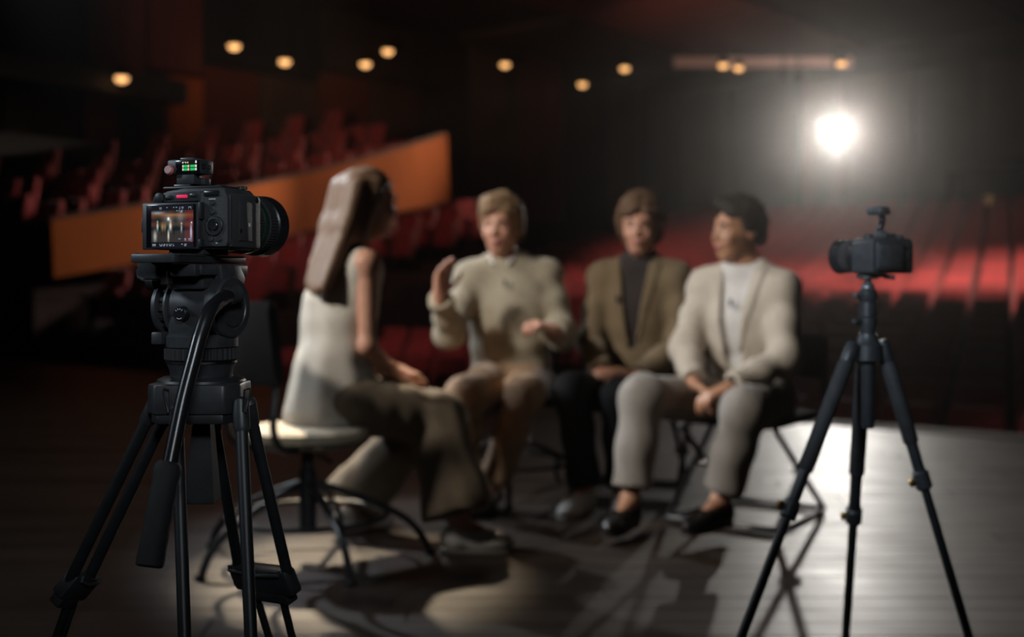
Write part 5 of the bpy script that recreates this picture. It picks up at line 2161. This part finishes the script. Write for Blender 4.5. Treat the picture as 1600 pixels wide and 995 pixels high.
# right side: port cover and marks
b = MB()
b.box((0.0716, -0.008, cz + 0.036), (0.0012, 0.030, 0.050), 0.0005)
b.build('port_cover', BL, cm)
b = MB()
b.cyl((0.0715, -0.020, cz + 0.024), (0.0730, -0.020, cz + 0.024), 0.0028, n=14)
b.build('socket', BG, cm)
b = MB()
b.box((0.0724, 0.000, cz + 0.032), (0.0006, 0.0035, 0.0045), 0.0)
b.build('print_mark', M['white_print'], cm)
b = MB()
b.lathe([(0.0695, 0.0042), (0.0715, 0.0042), (0.0720, 0.003)], (0, 0.020, z1 - 0.014), XAX, 16)
b.build('strap_lug', BG, cm)
# lens
LXc, LZ = -0.002, CZ0 + 0.0375 - cm.location.z
b = MB()
b.lathe([(0.018, 0.036), (0.024, 0.037), (0.030, 0.037), (0.033, 0.034)], (LXc, 0, LZ), (0, 1, 0), 56)
lens = b.build('lens', BM, cm)
for (nm, prof, mm, ribs, dp) in (
        ('lens_barrel', [(0.030, 0.0345), (0.034, 0.0365), (0.062, 0.0380), (0.066, 0.0385), (0.068, 0.037)], 'black_metal', 0, 0),
        ('focus_ring', [(0.067, 0.0375), (0.068, 0.0395), (0.094, 0.0395), (0.095, 0.0375)], 'black_rubber', 60, 0.0009),
        ('lens_band', [(0.095, 0.038), (0.097, 0.0400), (0.106, 0.0405), (0.108, 0.039)], 'lens_green', 0, 0),
        ('zoom_ring', [(0.108, 0.0390), (0.109, 0.0412), (0.128, 0.0412), (0.129, 0.0390)], 'black_rubber', 60, 0.0009),
        ('lens_hood', [(0.129, 0.0395), (0.131, 0.0420), (0.150, 0.0432), (0.153, 0.0432), (0.153, 0.0400), (0.134, 0.038)], 'black_gloss', 0, 0)):
    b = MB()
    b.lathe(prof, (LXc, 0, LZ), (0, 1, 0), 120 if ribs else 64, ribs, dp)
    b.build(nm, M[mm], lens, 25)
b = MB()
b.lathe([(0.134, 0.0375), (0.138, 0.030), (0.141, 0.012)], (LXc, 0, LZ), (0, 1, 0), 40)
b.build('front_glass', M['dark_glass'], lens)

# ---- wireless receiver in the hot shoe
rz0 = z1 + 0.0055 + cm.location.z
rc = thing('wireless_receiver', 'small black wireless microphone receiver with lit level bars atop the near camera', 'receiver', (HX, HY, rz0), YAW)
rzs = zy(272, 1.57) - rz0
rzt = zy(249, 1.57) - rz0
b = MB()
b.box((-0.008, -0.016, rzs * 0.5), (0.027, 0.018, rzs), 0.0015)
b.box((-0.004, -0.002, rzs * 0.36), (0.030, 0.014, rzs * 0.72), 0.0015)
neck = b.build('shoe_bracket', BP, rc)
b = MB()
b.box((-0.009, -0.012, (rzs + rzt) / 2), (0.050, 0.032, rzt - rzs), 0.003)
shell = b.build('shell', BP, rc)
b = MB()
b.box((-0.010, -0.008, rzt + 0.0014), (0.020, 0.022, 0.003), 0.001)
b.build('clip', M['grey_metal'], rc)
b = MB()
b.box((-0.002, -0.0282, (rzs + rzt) / 2), (0.036, 0.0008, rzt - rzs - 0.0035), 0.0003)
disp = b.build('display_glass', M['dark_glass'], rc)
b = MB()
b.lathe([(0, 0.0064), (0.0015, 0.0064), (0.002, 0.0056)], (-0.0290, -0.0280, (rzs + rzt) / 2 - 0.004), (0, -1, 0), 24)
ring = b.build('knob_ring', M['red_trim'], rc)
b = MB()
b.lathe([(0.0012, 0.0054), (0.0050, 0.0052), (0.0058, 0.0042), (0.0058, 0.002)], (-0.0290, -0.0280, (rzs + rzt) / 2 - 0.004), (0, -1, 0), 24)
b.build('knob', M['pink_button'], rc)
for (y_, r) in ((-0.020, .0036), (-0.006, .0030)):
    b = MB()
    b.lathe([(0.0156, r), (0.0166, r), (0.0166, r * 0.6), (0.0150, r * 0.55)], (0, y_, (rzs + rzt) / 2), XAX, 18)
    b.build('jack', BG, rc)
img = np.zeros((13, 30, 3), dtype=np.float32)
img[:] = 0.003
G, Wt, Ye, Rd = np.array([0.02, 0.50, 0.12]), np.array([.7, .7, .62]), np.array([.8, .55, .1]), np.array([.75, .25, .15])
img[1:3, 0:2] = Wt
img[1, 3:5] = Wt * 0.5
img[1:3, 6:8] = Wt * 0.8
img[1:3, 10:12] = Ye
img[0:3, 26:29] = Wt
for r0 in (5, 9):
    img[r0:r0 + 3, 0:2] = Wt
    img[r0:r0 + 3, 2:11] = G
    img[r0:r0 + 3, 11:14] = Rd * 0.7 + Wt * 0.4
    img[r0:r0 + 3, 16:26] = G
    img[r0:r0 + 3, 26:29] = Wt
picture('level_bars', -0.0095, 0.0130, -0.02875, rzs + 0.003, rzt - 0.0025, img, disp, M['screen'])

# ================================================================== SECOND CAMERA ON THE SLIM TRIPOD
t2 = thing('tripod', 'slim black photo tripod standing in front of the bright seats at the right', 'tripod', (P(1356, 540, 2.45).x, 2.45, 0))
o3 = t2.location
hubx = o3.x
hz2 = CAM_H - (545 - HOR) * 2.45 / F
b = MB(o3)
b.lathe([(-0.028, 0.020), (-0.022, 0.030), (0.008, 0.030), (0.016, 0.022), (0.03, 0.018)], (hubx, 2.45, hz2), (0, 0, 1), 28)
hub = b.build('hub', BM, t2)
b = MB(o3)
zt2 = CAM_H - (472 - HOR) * 2.45 / F
b.lathe([(-0.16, 0.011), (-0.155, 0.013), (0.03, 0.0135), (0.05, 0.0185), (0.062, 0.0185), (0.066, 0.014), (zt2 - hz2 - 0.03, 0.014), (zt2 - hz2 - 0.028, 0.018), (zt2 - hz2, 0.018)], (hubx, 2.45, hz2), (0, 0, 1), 28)
b.build('centre_column', BM, t2)
b = MB(o3)
b.cyl((hubx - 0.014, 2.445, hz2 + 0.056), (hubx - 0.034, 2.43, hz2 + 0.056), 0.006, n=14)
b.build('column_knob', BR, t2)


def slim_leg(top, foot, lock_t, grip_t, r0):
    d = foot - top
    L = d.length
    d.normalize()
    b = MB(o3)
    b.lathe([(-0.012, r0 * 0.7), (-0.006, r0 * 1.05), (0.02, r0 * 1.15), (0.035, r0 * 1.0)], top, d, 20)
    lg = b.build('leg', BM, t2)
    b = MB(o3)
    b.lathe([(0.03, r0 * 0.9), (0.04, r0 * 1.22), (L * grip_t - 0.005, r0 * 1.22), (L * grip_t, r0 * 0.95)], top, d, 20)
    b.build('foam_grip', BR, lg)
    b = MB(o3)
    b.cyl(top + d * L * (grip_t - 0.02), top + d * L * lock_t, r0 * 0.92, n=18)
    b.build('upper_tube', BM, lg)
    b = MB(o3)
    b.lathe([(L * lock_t - 0.020, r0 * 1.0), (L * lock_t - 0.016, r0 * 1.32), (L * lock_t + 0.016, r0 * 1.32), (L * lock_t + 0.020, r0 * 1.0)], top, d, 20)
    lk = b.build('leg_lock', BP, lg)
    sd = d.cross(V(0, 1, 0)).normalized()
    b = MB(o3)
    c = top + d * L * lock_t
    b.lathe([(r0 * 1.2, 0.008), (r0 * 1.9, 0.009), (r0 * 2.1, 0.007)], c, -sd if sd.x > 0 else sd, 16, 8, 0.001)
    b.build('lock_knob', M['brass'], lk)
    b = MB(o3)
    b.cyl(c, foot - d * 0.02, r0 * 0.72, n=18)
    b.build('lower_tube', BM, lg)
    b = MB(o3)
    b.ball(foot + V(0, 0, 0.011), (0.013, 0.013, 0.011), 14, 8)
    b.build('foot', BR, lg)


def on_floor(px, d):
    return V((px - 800) * d / F, d, 0.0)


slim_leg(P(1331, 542, 2.43), on_floor(1057, 2.20), 0.375, 0.29, 0.0125)
slim_leg(P(1351, 548, 2.48), on_floor(1317, 2.90), 0.46, 0.34, 0.0135)
slim_leg(P(1379, 540, 2.45), on_floor(1566, 2.47), 0.33, 0.24, 0.0125)

# ball head
bh = thing('ball_head', 'small black ball head on top of the slim tripod', 'tripod head', (hubx, 2.45, zt2))
b = MB()
b.lathe([(0, 0.016), (0.004, 0.0185), (0.022, 0.0185), (0.026, 0.015)], (0, 0, 0), (0, 0, 1), 24)
b.build('socket', BM, bh)
b = MB()
b.ball((0, 0, 0.028), 0.014, 18, 12)
b.cyl((0, 0, 0.034), (0, 0, 0.048), 0.007, n=14)
b.build('ball', M['grey_metal'], bh)
b = MB()
b.lathe([(0.046, 0.014), (0.048, 0.022), (0.056, 0.022), (0.058, 0.016)], (0, 0, 0), (0, 0, 1), 24)
b.box((0.008, 0, 0.0535), (0.052, 0.034, 0.008), 0.002)
b.build('clamp', BP, bh)
b = MB()
b.cyl((0.030, -0.01, 0.0520), (0.048, -0.02, 0.0490), 0.005, n=12)
b.build('clamp_knob', BR, bh)
b = MB()
b.cyl((-0.014, -0.004, 0.014), (-0.032, -0.012, 0.014), 0.006, n=12)
b.build('friction_knob', M['grey_metal'], bh)

# second camera
Y2 = rad(33)
c2 = thing('camera', 'black mirrorless camera pointing left on the slim tripod', 'camera', (P(1378, 425, 2.45).x, 2.45, zt2 + 0.0578), Y2)
b = MB()
b.prism([(-0.060, 0.004), (-0.056, 0.0), (0.058, 0.0), (0.062, 0.004), (0.062, 0.062), (0.056, 0.070), (0.020, 0.070), (0.012, 0.074), (-0.020, 0.074), (-0.030, 0.070), (-0.054, 0.070), (-0.060, 0.062)], -0.028, 0.026, 0.003, mxz)
b.build('body', BP, c2)
b = MB()
b.prism([(0.030, 0.020), (0.062, 0.020), (0.060, 0.044), (0.050, 0.050), (0.038, 0.046)], 0.004, 0.062, 0.004)
b.build('grip', BL, c2)
b = MB()
b.box((-0.014, -0.0315, 0.034), (0.076, 0.007, 0.054), 0.0015)
l2 = b.build('screen_panel', BP, c2)
b = MB()
b.box((-0.014, -0.0352, 0.034), (0.066, 0.0012, 0.044), 0.0005)
b.build('screen_glass', M['grey_metal'], l2)
b = MB()
b.box((-0.004, -0.010, 0.0765), (0.034, 0.034, 0.007), 0.003)
b.build('viewfinder', BP, c2)
for (x, y_, r) in ((0.040, -0.008, .010), (0.052, 0.014, .006), (-0.045, -0.004, .009)):
    b = MB()
    b.lathe([(0, r), (0.007, r), (0.008, r * .85), (0.008, r * .3)], (x, y_, 0.0695), (0, 0, 1), 30, 15, 0.0006)
    b.build('dial', BM, c2)
b = MB()
b.lathe([(0.0, 0.0105), (0.002, 0.0105), (0.003, 0.008)], (0.043, -0.0275, 0.036), (0, -1, 0), 24)
b.build('control_wheel', BM, c2)
for z in (0.016, 0.056):
    b = MB()
    b.lathe([(0.0, 0.003), (0.0015, 0.003), (0.002, 0.002)], (0.043, -0.0275, z), (0, -1, 0), 14)
    b.build('button', BM, c2)
b = MB()
b.lathe([(0.024, 0.029), (0.030, 0.031), (0.036, 0.030)], (-0.010, 0, 0.035), (0, 1, 0), 40)
l2 = b.build('lens', M['grey_metal'], c2)
for (nm, prof, mm, ribs, dp) in (
        ('lens_barrel', [(0.034, 0.029), (0.036, 0.031), (0.056, 0.032), (0.058, 0.030)], 'black_gloss', 0, 0),
        ('focus_ring', [(0.058, 0.031), (0.059, 0.0335), (0.078, 0.0335), (0.079, 0.031)], 'black_rubber', 48, 0.001),
        ('lens_hood', [(0.079, 0.032), (0.081, 0.034), (0.100, 0.036), (0.100, 0.033), (0.085, 0.030)], 'black_gloss', 0, 0)):
    b = MB()
    b.lathe(prof, (-0.010, 0, 0.035), (0, 1, 0), 96 if ribs else 48, ribs, dp)
    b.build(nm, M[mm], l2, 25)
# little microphone on a swan neck in its shoe
m2 = thing('shoe_microphone', 'small microphone on a bent arm in the shoe of the far camera', 'microphone', c2.location + V(-0.004, -0.006, 0.0800), Y2)
b = MB()
b.box((0, 0, 0.003), (0.020, 0.018, 0.006), 0.0015)
b.build('shoe_foot', M['grey_metal'], m2)
b = MB()
b.tube(curve_pts([(-0.004, 0, 0.005), (-0.004, -0.002, 0.014), (0.004, 0, 0.026), (0.002, 0, 0.038)], 6), 0.0065, 12)
b.build('arm', M['black_gloss'], m2)
b = MB()
b.box((-0.004, 0.004, 0.046), (0.030, 0.040, 0.018), 0.006)
b.build('capsule', BP, m2)
b = MB()
b.cyl((0.008, 0.0, 0.048), (0.026, 0.004, 0.044), 0.006, n=14)
b.build('cable_plug', BR, m2)
